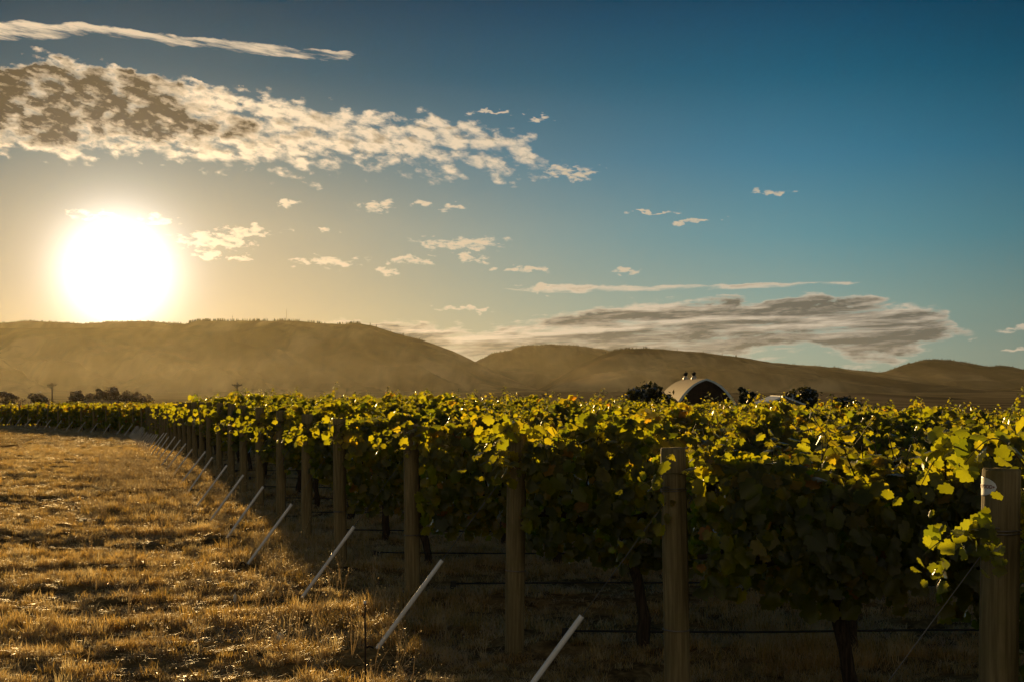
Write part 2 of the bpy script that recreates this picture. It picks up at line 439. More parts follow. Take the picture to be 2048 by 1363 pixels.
def ground_material():
    m, nt, out = newmat('dry_ground')
    g = nt.nodes.new('ShaderNodeNewGeometry')
    P = g.outputs['Position']
    s = nt.nodes.new('ShaderNodeSeparateXYZ'); nt.links.new(P, s.inputs[0]); y = N(nt, s.outputs[1])
    a = noise(nt, P, 2.2, 6, .65); b = noise(nt, P, 14, 5, .6); c = noise(nt, P, .012, 4, .55)
    near = nmix(nt, a.step(.35, .65), (.055, .036, .016), (.24, .16, .065)); near = nmix(nt, b.step(.45, .7), near, (.32, .22, .095))
    far = nmix(nt, c.step(.4, .6), (.13, .097, .05), (.26, .195, .10))
    col = nmix(nt, y.step(130, 220), near, far)
    p = princ(nt, col, .95, .0, 0, (b + a) * (1.0 - y.step(30, 130)), .7, .05)
    nt.links.new(p.outputs[0], out.inputs[0]); return m
M_GROUND = ground_material()
def hill_material(name, ca, cb, cc, stripe):
    m, nt, out = newmat(name)
    g = nt.nodes.new('ShaderNodeNewGeometry'); P = g.outputs['Position']
    mp = nt.nodes.new('ShaderNodeMapping'); mp.inputs['Scale'].default_value = (1, .45, 2.4); mp.inputs['Rotation'].default_value = (0, 0, R(24))
    nt.links.new(P, mp.inputs[0])
    a = noise(nt, mp.outputs[0], .0016, 5, .55, .5); b = noise(nt, P, .006, 6, .62)
    w = nt.nodes.new('ShaderNodeTexWave'); w.wave_type = 'BANDS'; w.bands_direction = 'Z'; w.inputs['Scale'].default_value = .035
    w.inputs['Distortion'].default_value = 9; w.inputs['Detail'].default_value = 3; w.inputs['Detail Scale'].default_value = .12
    nt.links.new(P, w.inputs[0])
    col = nmix(nt, a.step(.40, .60), ca, cb); col = nmix(nt, b.step(.56, .68) * .55, col, cc)  # field mottling, contrast raised to paint lit slopes and shaded folds
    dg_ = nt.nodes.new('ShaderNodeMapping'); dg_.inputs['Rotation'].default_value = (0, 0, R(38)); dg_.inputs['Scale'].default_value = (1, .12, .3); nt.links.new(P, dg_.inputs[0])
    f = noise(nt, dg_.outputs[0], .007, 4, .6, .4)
    col = nscale(nt, col, f.step(.38, .62) * stripe * 1.6 + (1 - stripe * .8))  # slanting tone bands carry the same painted relief
    ab = nt.nodes.new('ShaderNodeAttribute'); ab.attribute_name = 'brush_shade'
    col = nmix(nt, N(nt, ab.outputs['Fac']).clamp(), col, (.016, .014, .008))  # brush in the draws, its dark tone also painting their shade
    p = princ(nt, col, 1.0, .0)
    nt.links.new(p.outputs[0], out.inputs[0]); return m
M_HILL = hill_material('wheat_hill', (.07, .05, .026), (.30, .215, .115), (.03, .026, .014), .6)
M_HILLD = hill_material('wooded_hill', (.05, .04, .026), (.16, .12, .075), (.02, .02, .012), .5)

# ================================================================== large structure
def build_ground():
    ys = [-60, -40, -25, -14, -8, -4, -1, .5, 1.5, 2.3]
    y = 3.0
    while y < 14000:
        ys.append(y); y *= 1.0105 if y < 120 else 1.035
    ys = np.array(ys + [14000.0]); nc = 520
    u = np.linspace(-1, 1, nc); u = .75 * u + .25 * u ** 3
    Wd = 9 + .62 * np.abs(ys)
    X = u[None, :] * Wd[:, None]; Y = np.repeat(ys[:, None], nc, 1)
    Z = np.where(Y < 150, G0(X, np.minimum(Y, 149)), np.interp(Y, _gy, _gz) - np.clip(X + 4, 0, 60) * .027 * (1 - sstep(Y, 120, 240)))
    Z = Z + np.where(Y > .5, lumps(X, Y), 0)
    v = np.stack([X, Y, Z], -1).reshape(-1, 3)
    o = link('ground', mesh_np('ground', v, grid_faces(len(ys), nc), True), M_GROUND)
    tag(o, kind='structure', label='dry mown field sloping down to the misty valley floor')
build_ground()

def ridge(name, pts, D, foot, back, footz, mat, amp, seed, pw=1.35, ang=.45, label=None, wob=3.0, draws=()):
    xs = np.array([p[0] for p in pts], float); ysx = np.array([p[1] for p in pts], float)
    nx, nf, nb = 420, 70, 14
    px = np.linspace(xs[0], xs[-1], nx)
    cr = np.interp(px, xs, ysx)
    k = np.hanning(9); k /= k.sum()
    cr = np.convolve(np.pad(cr, 4, 'edge'), k, 'valid')
    Xc = (px - CX) / F * D
    zc = EYE + (HY - cr) / F * D + (fbm(px / 22., px * 0, seed, 3)) * D / F * wob
    t = np.concatenate([np.linspace(0, 1, nf), 1 + np.linspace(0, 1, nb + 1)[1:]])
    Y = np.where(t <= 1, foot + (D - foot) * t, D + (t - 1) * back)
    XX = np.repeat(Xc[None, :], len(t), 0) * (0.55 + .45 * np.clip(Y / D, 0, 1.2))[:, None]; YY = np.repeat(Y[:, None], nx, 1)
    tt = np.clip(t, 0, 1)[:, None]
    prof = tt ** pw
    zz = footz + (zc[None, :] - footz) * prof
    sc = 1.0 / (D * .055)
    q = fbm(XX * sc + YY * sc * ang, YY * sc * .35, seed, 5)
    rid = (.5 - np.abs(q) * 2.2)
    zz = zz - amp * rid * (np.clip(1 - tt, 0, 1) ** .7) * np.clip(tt * 4, 0, 1) * np.clip((zc[None, :] - footz) / 120., 0.05, 2)
    bt = np.clip(t - 1, 0, 1)[:, None]
    zz = zz - bt ** 1.2 * (zc[None, :] - footz) * .8
    sxp = CX + XX / YY * F; syp = HY - (zz - EYE) / YY * F; br = np.zeros_like(zz)
    wobx = fbm(XX / D * 90, YY / D * 60, seed + 4, 4)
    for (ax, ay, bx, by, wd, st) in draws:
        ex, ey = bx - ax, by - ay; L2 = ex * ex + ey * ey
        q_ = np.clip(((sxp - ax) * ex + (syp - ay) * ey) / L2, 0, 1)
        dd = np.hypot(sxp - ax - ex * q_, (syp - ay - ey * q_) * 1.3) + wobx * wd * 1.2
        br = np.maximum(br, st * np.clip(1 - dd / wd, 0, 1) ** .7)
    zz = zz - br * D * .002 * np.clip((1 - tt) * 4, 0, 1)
    v = np.stack([XX, YY, zz], -1).reshape(-1, 3)
    o = link(name, mesh_np(name, v, grid_faces(len(t), nx), True, {'brush_shade': br.ravel()}), mat)
    tag(o, kind='structure', label=label)
    return px, Xc, zc
# silhouettes of the hills, left to right
R_BACK = ridge('distant_hill_crest', [(-700, 650), (-200, 652), (0, 646), (60, 641), (120, 644), (165, 647), (240, 642), (300, 643), (390, 649), (520, 662), (700, 700)], 7000, 6200, 1000, -10, M_HILLD, 20, 31,
               label='thin wooded crest behind the left hill under the sun')
R_LEFT = ridge('left_hill', [(-900, 690), (-300, 668), (0, 656), (150, 656), (280, 655), (350, 651), (400, 641), (450, 642), (520, 641), (590, 641), (640, 647), (690, 648), (712, 645), (740, 650), (800, 668), (860, 684), (915, 706), (950, 723), (1000, 748), (1060, 772), (1130, 788), (1200, 800)],
               6000, 3300, 2500, -16, M_HILL, 150, 5, label='broad dry grass hill glowing below the sun',
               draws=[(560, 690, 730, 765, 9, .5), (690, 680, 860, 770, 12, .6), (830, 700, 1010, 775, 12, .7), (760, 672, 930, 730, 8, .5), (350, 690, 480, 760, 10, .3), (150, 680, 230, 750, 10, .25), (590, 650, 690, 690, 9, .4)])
R_MID = ridge('middle_hill', [(780, 800), (900, 740), (952, 722), (985, 706), (1020, 700), (1045, 692), (1090, 689), (1150, 690), (1200, 697), (1260, 712), (1400, 760), (1500, 800)],
              8200, 6100, 1500, -10, M_HILLD, 100, 77, label='grey brown hill between the two nearer hills',
              draws=[(960, 735, 1060, 770, 12, .7), (1040, 712, 1110, 745, 10, .4), (1100, 700, 1160, 735, 10, .5)])
R_FAR = ridge('right_wooded_hill', [(1450, 735), (1570, 727), (1640, 731), (1700, 738), (1760, 744), (1785, 738), (1810, 728), (1850, 719), (1900, 719), (1940, 727), (1975, 733), (2010, 731), (2060, 740), (2300, 752), (2900, 770)],
              9500, 6400, 1500, -10, M_HILLD, 60, 91, label='dark wooded hill at the right edge',
              draws=[(1800, 735, 1900, 770, 14, .8), (1950, 738, 2048, 770, 14, .8), (1860, 725, 1990, 745, 8, .6)])
R_RIGHT = ridge('right_hill', [(960, 800), (1040, 790), (1075, 778), (1120, 752), (1160, 729), (1200, 710), (1235, 699), (1290, 696), (1340, 699), (1400, 704), (1460, 711), (1540, 723), (1620, 734), (1700, 743), (1780, 756), (1880, 772), (1980, 783), (2060, 788), (2500, 800)],
                5200, 3100, 2200, -16, M_HILL, 120, 14, label='smooth wheat covered hill behind the barn',
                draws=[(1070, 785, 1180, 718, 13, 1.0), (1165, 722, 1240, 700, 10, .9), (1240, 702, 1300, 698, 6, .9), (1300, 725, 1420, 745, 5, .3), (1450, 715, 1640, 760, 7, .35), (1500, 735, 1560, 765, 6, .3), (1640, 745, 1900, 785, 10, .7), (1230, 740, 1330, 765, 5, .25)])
R_LOW = ridge('low_foothill', [(560, 806), (800, 796), (900, 790), (960, 785), (1100, 782), (1350, 782), (1500, 785), (1620, 786), (1720, 784), (1850, 792), (1960, 800), (2100, 806), (2500, 812)],
              2300, 1500, 900, -14, M_HILLD, 3, 8, wob=.4, label='low dark foothill band along the valley')

# ------------------------------------------------------------------ air
def volume_box(name, x0, x1, y0, y1, z0, z1, dens, aniso, col, label):
    m = bpy.data.materials.new(name); m.use_nodes = True; nt = m.node_tree; nt.nodes.clear()
    out = nt.nodes.new('ShaderNodeOutputMaterial'); v = nt.nodes.new('ShaderNodeVolumePrincipled')
    v.inputs['Color'].default_value = (*col, 1); v.inputs['Density'].default_value = dens; v.inputs['Anisotropy'].default_value = aniso
    nt.links.new(v.outputs[0], out.inputs['Volume'])
    b = MB().box(((x0 + x1) / 2, (y0 + y1) / 2, (z0 + z1) / 2), (x1 - x0, y1 - y0, z1 - z0))
    o = link(name, b.mesh(name), m); tag(o, kind='stuff', label=label)
    return o
volume_box('haze', -14000, 14000, -300, 12500, -40, 345, 3.6e-6, .74, (1.0, .90, .58), 'golden evening haze over the valley')
volume_box('mist', -9000, 9000, 190, 5000, -38, 50, 0.65e-5, .70, (1.0, .90, .66), 'low mist lying over the valley floor')

# ================================================================== trees
def leaf_cards(P, size, rng, nrm=None):
    """many bent four-point leaf clumps; returns verts, faces, tint"""
    n = len(P)
    a = rng.normal(size=(n, 3)); a /= np.linalg.norm(a, axis=1, keepdims=True)
    b = rng.normal(size=(n, 3)); b -= (b * a).sum(1, keepdims=True) * a; b /= np.linalg.norm(b, axis=1, keepdims=True)
    c = np.cross(a, b)
    s = (size * rng.uniform(.5, 1.4, n))[:, None]
    v = np.stack([P - b * s * .5, P + c * s * .32 + a * s * .08, P + b * s * .5, P - c * s * .32 + a * s * .08], 1).reshape(-1, 3)
    i = np.arange(n)[:, None] * 4
    f = np.concatenate([i, i + 1, i + 2, i + 3], 1)
    return v, f, np.repeat(rng.uniform(0, 1, n), 4)
def make_tree(name, x, y, h, w, kind, label, cat, mat, seed, group=None, n=2600, trunk_h=.25):
    rng = np.random.default_rng(seed)
    z = float(G0(x, y))
    root = empty(name, (x, y, z)); tag(root, label, cat, group)
    tb = MB()
    pts = [(0, 0, -.3), (w * .02, 0, h * .3), (-w * .02, w * .01, h * .62), (0, 0, h * .88)]
    tb.tube(pts, [h * .035, h * .026, h * .016, h * .005], 8)
    for k in range(7):
        a = rng.uniform(0, 6.28); z0 = h * rng.uniform(.25, .6); L = w * rng.uniform(.25, .42)
        tb.tube([(0, 0, z0), (math.cos(a) * L * .5, math.sin(a) * L * .5, z0 + L * .45), (math.cos(a) * L, math.sin(a) * L, z0 + L * .8)], [h * .013, h * .009, h * .003], 5)
    link('trunk', tb.mesh('trunk', True), M_BARK, root)
    Ps = []
    if kind == 'round':
        lob = [(rng.uniform(-.32, .32) * w, rng.uniform(-.32, .32) * w, h * rng.uniform(.42, .82), w * rng.uniform(.14, .27)) for _ in range(16)]
    elif kind == 'column':
        lob = [(rng.uniform(-.12, .12) * w, rng.uniform(-.12, .12) * w, h * q, w * (.34 * (1 - q) + .10)) for q in np.linspace(.1, .97, 16)]
        for k in range(5):
            q = rng.uniform(.5, .9); lob.append((rng.uniform(-.3, .3) * w, 0, h * q, w * .12))
    else:
        lob = [(rng.uniform(-.4, .4) * w, rng.uniform(-.4, .4) * w, h * rng.uniform(.2, .9) , w * rng.uniform(.08, .18)) for _ in range(22)]
    per = n // len(lob)
    for (a, b, c, r) in lob:
        d = rng.normal(size=(per, 3)); d /= np.linalg.norm(d, axis=1, keepdims=True)
        rr = r * rng.uniform(.45, 1.0, per) ** .5 * (1 + .35 * rng.normal(size=per) * (rng.uniform(size=per) < .2))
        q = d * rr[:, None] * np.array([1, 1, .85]) + np.array([a, b, c]); Ps.append(q)
    P = np.concatenate(Ps); P[:, 2] = np.clip(P[:, 2], .25, None)
    v, f, t = leaf_cards(P, .035 * w + .045 * h, rng)
    o = link('crown', mesh_np('crown', v, f, False, {'tint': t}), mat, root); o['kind'] = 'stuff'
    return root
def at(px, y): return (px - CX) / F * y
make_tree('broadleaf_tree', at(1296, 222), 222, 8.8, 8.6, 'round', 'dark round tree standing just left of the arched barn', 'tree', M_TREE, 3, n=4200)
make_tree('columnar_tree', at(1491, 235), 235, 8.4, 4.6, 'column', 'narrow dark upright tree just right of the arched barn', 'tree', M_TREE, 4)
make_tree('broadleaf_tree', at(1593, 262), 262, 9.6, 7.6, 'round', 'dark uneven tree behind the gable of the low metal shed', 'tree', M_TREE, 5)
make_tree('broadleaf_tree', at(1566, 266), 266, 8.7, 3.4, 'round', 'slim dark tree over the ridge of the low metal shed', 'tree', M_TREE, 9)
make_tree('broadleaf_tree', at(1672, 250), 250, 8.2, 5.6, 'round', 'low dark bushy tree right of the shed, left of a pair', 'tree', M_TREE, 6)
make_tree('broadleaf_tree', at(1703, 252), 252, 7.5, 4.2, 'round', 'smaller dark bushy tree, right one of the pair beyond the shed', 'tree', M_TREE, 7)
make_tree('broadleaf_tree', at(1623, 258), 258, 6.6, 3.0, 'round', 'small dark tree at the right foot of the metal shed', 'tree', M_TREE, 19)
make_tree('bare_tree', at(45, 470), 470, 8.6, 5.2, 'loose', 'thin sparse tree rising left of the first utility pole', 'tree', M_TREEF, 8, n=700)
for k, (px, top, w, lab) in enumerate([
        (18, 795, 34, 'hazy low tree at the left end of the far tree line'), (78, 796, 44, 'hazy low tree just left of the utility pole'),
        (150, 793, 46, 'hazy round tree at the left end of the clump by the farmhouse'), (172, 797, 30, 'hazy low tree in front of the farmhouse wall'),
        (196, 784, 20, 'small hazy tree poking above the pale farmhouse roof'), (222, 785, 40, 'tallest hazy tree, right behind the pale farmhouse roof'),
        (248, 793, 44, 'hazy tree sloping down right of the farmhouse clump'), (278, 799, 50, 'low hazy tree at the right tip of the farmhouse clump')]):
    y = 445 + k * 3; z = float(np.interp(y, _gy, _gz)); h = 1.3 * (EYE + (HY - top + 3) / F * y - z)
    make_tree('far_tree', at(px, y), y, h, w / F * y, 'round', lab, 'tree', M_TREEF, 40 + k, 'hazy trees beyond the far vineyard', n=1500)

def conifers(name, crest, ranges, D, hm, label, seed):
    rng = np.random.default_rng(seed); px, Xc, zc = crest; V = []; Fc = []
    for (a, b, dens) in ranges:
        for q in np.sort(rng.uniform(a, b, int((b - a) * dens))):
            if fbm(np.array(q / 9.), np.array(0.), seed, 2) < -.18: continue
            X = float(np.interp(q, px, Xc)); Z = float(np.interp(q, px, zc)); h = hm * rng.uniform(.45, 1.35); r = h * rng.uniform(.22, .4)
            for t0, t1, rr in ((-.2, .55, 1.0), (.3, .8, .7), (.6, 1.0, .42)):
                b0 = len(V); m = 5
                for i in range(m):
                    an = 6.283 * i / m + rng.uniform(0, 1); V.append((X + math.cos(an) * r * rr, D + rng.uniform(-30, 10) * 0 + math.sin(an) * r * rr, Z + h * t0))
                V.append((X, D, Z + h * t1))
                for i in range(m): Fc.append((b0 + i, b0 + (i + 1) % m, b0 + m))
    o = link(name, mesh_np(name, np.array(V), np.array(Fc), False, {'tint': rng.uniform(0, 1, len(V))}), M_TREE)
    tag(o, label, None, None, 'stuff')
conifers('ridge_forest', R_LEFT, [(330, 385, .12), (378, 470, 1.3), (470, 640, .8), (640, 668, .3), (668, 722, 1.1), (740, 810, .12), (800, 850, .25)], 6000, 9, 'scattered conifers along the crest of the left hill', 51)
conifers('ridge_forest', R_RIGHT, [(1205, 1300, 1.0), (1300, 1480, .05)], 5200, 7, 'scattered conifers on top of the wheat hill', 52)
conifers('ridge_forest', R_FAR, [(1570, 1780, .35), (1780, 2200, .8)], 9500, 9, 'woods along the crest of the far right hill', 53)
conifers('ridge_forest', R_MID, [(955, 1220, .7)], 8200, 8, 'woods along the crest of the middle hill', 54)
conifers('ridge_forest', R_BACK, [(-300, 390, .7)], 7000, 6, 'woods along the thin crest under the sun', 55)
for (px, top, lab) in ((573, 617, 'tall thin radio mast on the left hill crest'), (465, 630, 'shorter thin radio mast left on the hill crest')):
    X = at(px, 6000); Z = float(np.interp(px, R_LEFT[0], R_LEFT[2])); h = (HY - top) / F * 6000 + EYE - Z
    m = empty('radio_mast', (X, 6000, Z)); tag(m, lab, 'mast')
    link('mast_pole', MB().tube([(0, 0, -3), (0, 0, h * .6), (0, 0, h)], [.8, .6, .3], 6).mesh('mast_pole'), M_STEEL, m)
    link('antenna', MB().tube([(-2.0, 0, h * .72), (2.0, 0, h * .72)], .3, 4).mesh('antenna'), M_STEEL, m)

# ================================================================== utility poles
def utility_pole(px, top, y, lab):
    z = float(G0(at(px, y), y)); H = EYE + (HY - top) / F * y - z
    p = empty('utility_pole', (at(px, y), y, z)); tag(p, lab, 'utility pole', 'utility poles in the valley')
    link('pole', MB().tube([(0, 0, -.5), (0, 0, H * .5), (.05, 0, H)], [.24, .2, .15], 8).mesh('pole', True), M_POLE, p)
    a = MB().box((0, -.2, H - .75), (2.5, .16, .2)); link('crossarm', a.mesh('crossarm'), M_POLE, p)
    for x in (-1.1, -.45, .45, 1.1):
        link('insulator', MB().tube([(x, -.2, H - .64), (x, -.2, H - .5), (x, -.2, H - .4)], [.09, .11, .05], 6).mesh('insulator'), M_POLE, p)
    for s in (-1, 1):
        link('brace', MB().tube([(s * .75, -.22, H - .8), (0, -.2, H - 1.5)], .05, 4).mesh('brace'), M_POLE, p)
utility_pole(104, 764, 372, 'wooden utility pole with crossarm, over the far left vines')
utility_pole(474, 763, 345, 'wooden utility pole with crossarm, rising above nearer sunlit vines')

# ================================================================== buildings
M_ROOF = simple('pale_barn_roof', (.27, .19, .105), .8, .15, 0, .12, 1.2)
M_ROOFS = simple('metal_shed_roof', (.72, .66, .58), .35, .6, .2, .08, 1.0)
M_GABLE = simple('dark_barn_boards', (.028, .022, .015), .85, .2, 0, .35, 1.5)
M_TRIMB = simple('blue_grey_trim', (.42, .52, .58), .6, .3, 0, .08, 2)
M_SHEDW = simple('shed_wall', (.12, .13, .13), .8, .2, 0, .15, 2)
M_VENT = simple('ventilator_metal', (.45, .38, .3), .4, .5, .5)
M_DARK = simple('dark_opening', (.01, .01, .01), .9)
def gothic(w, h, n=14):
    """half-width, height -> arch points from left foot over the peak to the right foot"""
    pts = []
    for i in range(n + 1):
        t = i / n; x = w * (1 - t ** 1.0); z = h * (1 - (x / w) ** 2.5 * .75 - .25 * (x / w)) if x > 0 else h
        pts.append((x, max(z, 0)))
    left = [(-x, z) for x, z in pts]; right = [(x, z) for x, z in pts[::-1][1:]]
    return left + right
def barn():
    y0 = 245.0; x0 = at(1412, y0); gz = float(G0(x0, y0))
    H = EYE + (HY - 758.5) / F * y0 - gz
    b = empty('arched_barn', (x0, y0, gz), R(3.0)); tag(b, 'large arch roofed barn with dark gable and blue grey rim trim', 'barn')
    L = 22.0; wall_h = H - 7.0; w = 6.3; ah = 7.0
    arc = gothic(w, ah); arc = [(x, z + wall_h) for x, z in arc]
    # side walls and gable
    g = MB().poly([(x, 0, z) for x, z in ([(-w + .12, 0)] + [(x * .985, z - .06) for x, z in arc] + [(w - .12, 0)])])
    g2 = MB().poly([(x, L - .1, z) for x, z in ([(-w + .12, 0)] + [(x * .985, z - .06) for x, z in arc] + [(w - .12, 0)])][::-1])
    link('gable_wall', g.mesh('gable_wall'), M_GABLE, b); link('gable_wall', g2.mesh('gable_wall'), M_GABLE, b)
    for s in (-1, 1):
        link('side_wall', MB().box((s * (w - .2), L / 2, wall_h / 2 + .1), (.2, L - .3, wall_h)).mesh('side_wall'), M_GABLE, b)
    r = MB(); n = len(arc)
    out = [(x * 1.03, z + .18) for x, z in arc]
    for i in range(n - 1):
        (xa, za), (xb, zb) = out[i], out[i + 1]; (ya, yb) = (-.5, L + .3)
        r.poly([(xa, ya, za), (xb, ya, zb), (xb, yb, zb), (xa, yb, za)])
        (xc, zc), (xd, zd) = arc[i], arc[i + 1]
        r.poly([(xc, ya, zc), (xc, yb, zc), (xd, yb, zd), (xd, ya, zd)])
        r.poly([(xa, yb, za), (xb, yb, zb), (xd, yb, zd), (xc, yb, zc)])
    link('roof', r.mesh('roof', True), M_ROOF, b)
    t = MB()
    for i in range(n - 1):
        (xa, za), (xb, zb) = out[i], out[i + 1]; (xc, zc), (xd, zd) = [(x * .955, z - .10) for x, z in arc][i:i + 2]
        t.poly([(xa, -.53, za + .03), (xc, -.53, zc), (xd, -.53, zd), (xb, -.53, zb + .03)])
        t.poly([(xc, -.53, zc), (xc, -.35, zc), (xd, -.35, zd), (xd, -.53, zd)])
    link('rim_trim', t.mesh('rim_trim'), M_TRIMB, b)
    # hay door and boards on the gable
    for k in range(-6, 7):
        x = k * .8; zt = np.interp(abs(x), [p[0] for p in gothic(w, ah)][-15:], [p[1] for p in gothic(w, ah)][-15:]) + wall_h - .7
        link('board', MB().box((x, -.04, zt / 2), (.74, .05, zt)).mesh('board'), M_GABLE, b)
    d = link('hay_door', MB().box((0, -.11, H - 3.2), (1.7, .08, 1.9)).mesh('hay_door'), M_GABLE, b)
    link('door_frame', MB().box((0, -.10, H - 2.15), (2.0, .1, .12)).mesh('door_frame'), M_POLE, d)
    for k, yy in enumerate((11.5, 20.0)):
        v = link('roof_ventilator', MB().tube([(0, yy, H - .2), (0, yy, H + .35), (0, yy, H + .75), (0, yy, H + .8)], [.55, .48, .3, .28], 12).mesh('v', True), M_VENT, b)
        link('cowl', MB().tube([(0, yy, H + .8), (0, yy, H + 1.15), (0, yy, H + 1.2), (0, yy, H + 1.45)], [.3, .36, .44, .1], 12).mesh('c', True), M_DARK, v)
        link('finial', MB().tube([(0, yy, H + 1.4), (0, yy, H + 1.75)], [.06, .03], 5).mesh('f'), M_DARK, v)
    dm = MB().tube([(-w * .86, 2.6, wall_h + 1.0), (-w * 1.02, 2.6, wall_h + 1.0)], [.62, .66], 12)
    link('round_window', dm.mesh('round_window'), M_DARK, b)
barn()
def gable_house(name, x, y, W, L, wh, rh, rz, label, roofm, wallm, cat, z=None):
    gz = float(G0(x, y)) if z is None else z
    b = empty(name, (x, y, gz), rz); tag(b, label, cat)
    m = MB()
    m.poly([(-W / 2, 0, 0), (W / 2, 0, 0), (W / 2, 0, wh), (0, 0, wh + rh), (-W / 2, 0, wh)])
    m.poly([(-W / 2, L, 0), (-W / 2, L, wh), (0, L, wh + rh), (W / 2, L, wh), (W / 2, L, 0)])
    m.poly([(-W / 2, 0, 0), (-W / 2, 0, wh), (-W / 2, L, wh), (-W / 2, L, 0)])
    m.poly([(W / 2, 0, 0), (W / 2, L, 0), (W / 2, L, wh), (W / 2, 0, wh)])
    link('wall', m.mesh('wall'), wallm, b)
    for s in (-1, 1):
        sl = math.atan2(rh, W / 2); Ls = math.hypot(rh, W / 2) + .35
        rot = Matrix.Rotation(s * sl, 3, 'Y')
        c = Vector((s * W / 4, L / 2, wh + rh / 2 + .08))
        o = link('roof_panel', MB().box(c + Vector((s * .12, 0, -.04)), (Ls, L + .7, .12), rot).mesh('roof_panel'), roofm, b)
        link('eave_trim', MB().box((s * (W / 4 + .12), -.36, wh + rh / 2 + .03), (Ls, .05, .26), rot).mesh('eave_trim'), M_TRIMB, o)
    d = link('door', MB().box((0, -.04, 1.5), (2.8, .08, 3.0)).mesh('door'), wallm, b)
    link('door_frame', MB().box((0, -.06, 3.06), (3.0, .1, .12)).box((-1.46, -.06, 1.5), (.12, .1, 3.0)).box((1.46, -.06, 1.5), (.12, .1, 3.0)).mesh('door_frame'), M_TRIMB, d)
    for s in (-1, 1):
        wd = link('window', MB().box((s * W * .33, -.03, 1.9), (1.0, .06, 1.1)).mesh('window'), M_DARK, b)
        link('lintel', MB().box((s * W * .33, -.05, 2.5), (1.2, .08, .1)).mesh('lintel'), M_TRIMB, wd)
        link('sill', MB().box((s * W * .33, -.05, 1.3), (1.2, .08, .1)).mesh('sill'), M_TRIMB, wd)
    return b
# shed: ridge at (1565,793), left lean-to eave (1495,808), right eave (1606,808)
ys_ = 236.0; gzs = float(G0(at(1566, ys_), ys_)); top = EYE + (HY - 793) / F * ys_ - gzs
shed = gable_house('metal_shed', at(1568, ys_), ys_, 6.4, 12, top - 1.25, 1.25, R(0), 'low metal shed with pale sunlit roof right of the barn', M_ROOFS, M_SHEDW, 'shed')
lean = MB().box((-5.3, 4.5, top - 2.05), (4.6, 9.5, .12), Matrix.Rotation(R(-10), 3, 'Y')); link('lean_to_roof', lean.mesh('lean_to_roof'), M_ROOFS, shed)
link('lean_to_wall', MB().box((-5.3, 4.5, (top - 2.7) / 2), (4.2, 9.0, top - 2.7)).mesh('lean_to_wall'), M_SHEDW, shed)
gz_ = float(np.interp(430, _gy, _gz)); tp = EYE + (HY - 800) / F * 430 - gz_
gable_house('farmhouse', at(200, 430) - 3.5, 430, 7, 9, tp - 1.3, 1.3, R(-90), 'pale roofed farmhouse half hidden among hazy far trees', M_ROOF, M_SHEDW, 'house')

# ================================================================== rows
ROWS = {}
for i in range(-1, 46):
    y = 8.1 + 2.58 * i
    y = {-1: 5.5, 0: 8.1, 1: 10.7, 2: 13.3, 3: 15.85}.get(i, y)
    ROWS[i] = (y, float(endX(y)))
ORD = ['first', 'second', 'third', 'fourth', 'fifth', 'sixth', 'seventh', 'eighth', 'ninth', 'tenth', 'eleventh', 'twelfth', 'thirteenth', 'fourteenth',
       'fifteenth', 'sixteenth', 'seventeenth', 'eighteenth', 'nineteenth', 'twentieth']
def ordw(n):
    if n <= 20: return ORD[n - 1]
    t = {2: 'twenty', 3: 'thirty', 4: 'forty', 5: 'fifty'}[n // 10]; u = n % 10
    if u == 0: return {2: 'twentieth', 3: 'thirtieth', 4: 'fortieth', 5: 'fiftieth'}[n // 10]
    return f'{t}-{ORD[u - 1]}'
POST_H, POST_R = 1.65, .070

def post_mesh(seed, rad=POST_R):
    rng = np.random.default_rng(seed); n = 28; zs = np.concatenate([np.linspace(-.35, POST_H - .02, 26), [POST_H - .006, POST_H, POST_H]])
    k = np.arange(n); a = 2 * np.pi * k / n
    V = []
    crack = rng.integers(0, n)
    crack = int(n * .86) if seed == 0 else crack
    for j, z in enumerate(zs):
        r = rad * (1.0 + .035 * (1 - z / POST_H)) + fbm(a * 1.5, a * 0 + z * 1.2, seed, 3) * .006 + vnoise(a * 8, a * 0 + z * .8, seed) * .0025
        r = np.asarray(r, float).copy()
        if z > .5: r[crack] -= .012 * min(1, (z - .5) * 1.5)
        if j == len(zs) - 3: r *= .985
        if j == len(zs) - 2: r *= .93
        if j == len(zs) - 1: r *= 0.02
        zz = z + (vnoise(a * 2, a * 0, seed + 5) * .006 if j >= len(zs) - 3 else 0)
        bend = .003 * math.sin(z * 2 + seed)
        V.append(np.stack([np.cos(a) * r + bend, np.sin(a) * r, np.zeros(n) + zz], 1))
    V = np.concatenate(V); Fs = []
    for j in range(len(zs) - 1):
        for q in range(n): Fs.append((j * n + q, j * n + (q + 1) % n, (j + 1) * n + (q + 1) % n, (j + 1) * n + q))
    me = mesh_np('end_post', V, np.array(Fs), True); me.materials.append(M_POST)
    return me
PM = [post_mesh(s) for s in range(5)]
wrap_me = MB().ring((0, 0, 1.405), POST_R + .006, .003, (0, 0, 1), 16, 5, 2.6, .012).tube([(POST_R, .02, 1.40), (POST_R + .03, -.02, 1.37), (POST_R + .012, -.03, 1.34)], .003, 5).mesh('wire_wrap', True); wrap_me.materials.append(M_WIRE)
low_me = MB().ring((0, 0, .62), POST_R + .006, .004, (.06, 0, 1), 16, 5, 1.2, .008).mesh('wire_wrap', True); low_me.materials.append(M_WIRE)
posts = {}
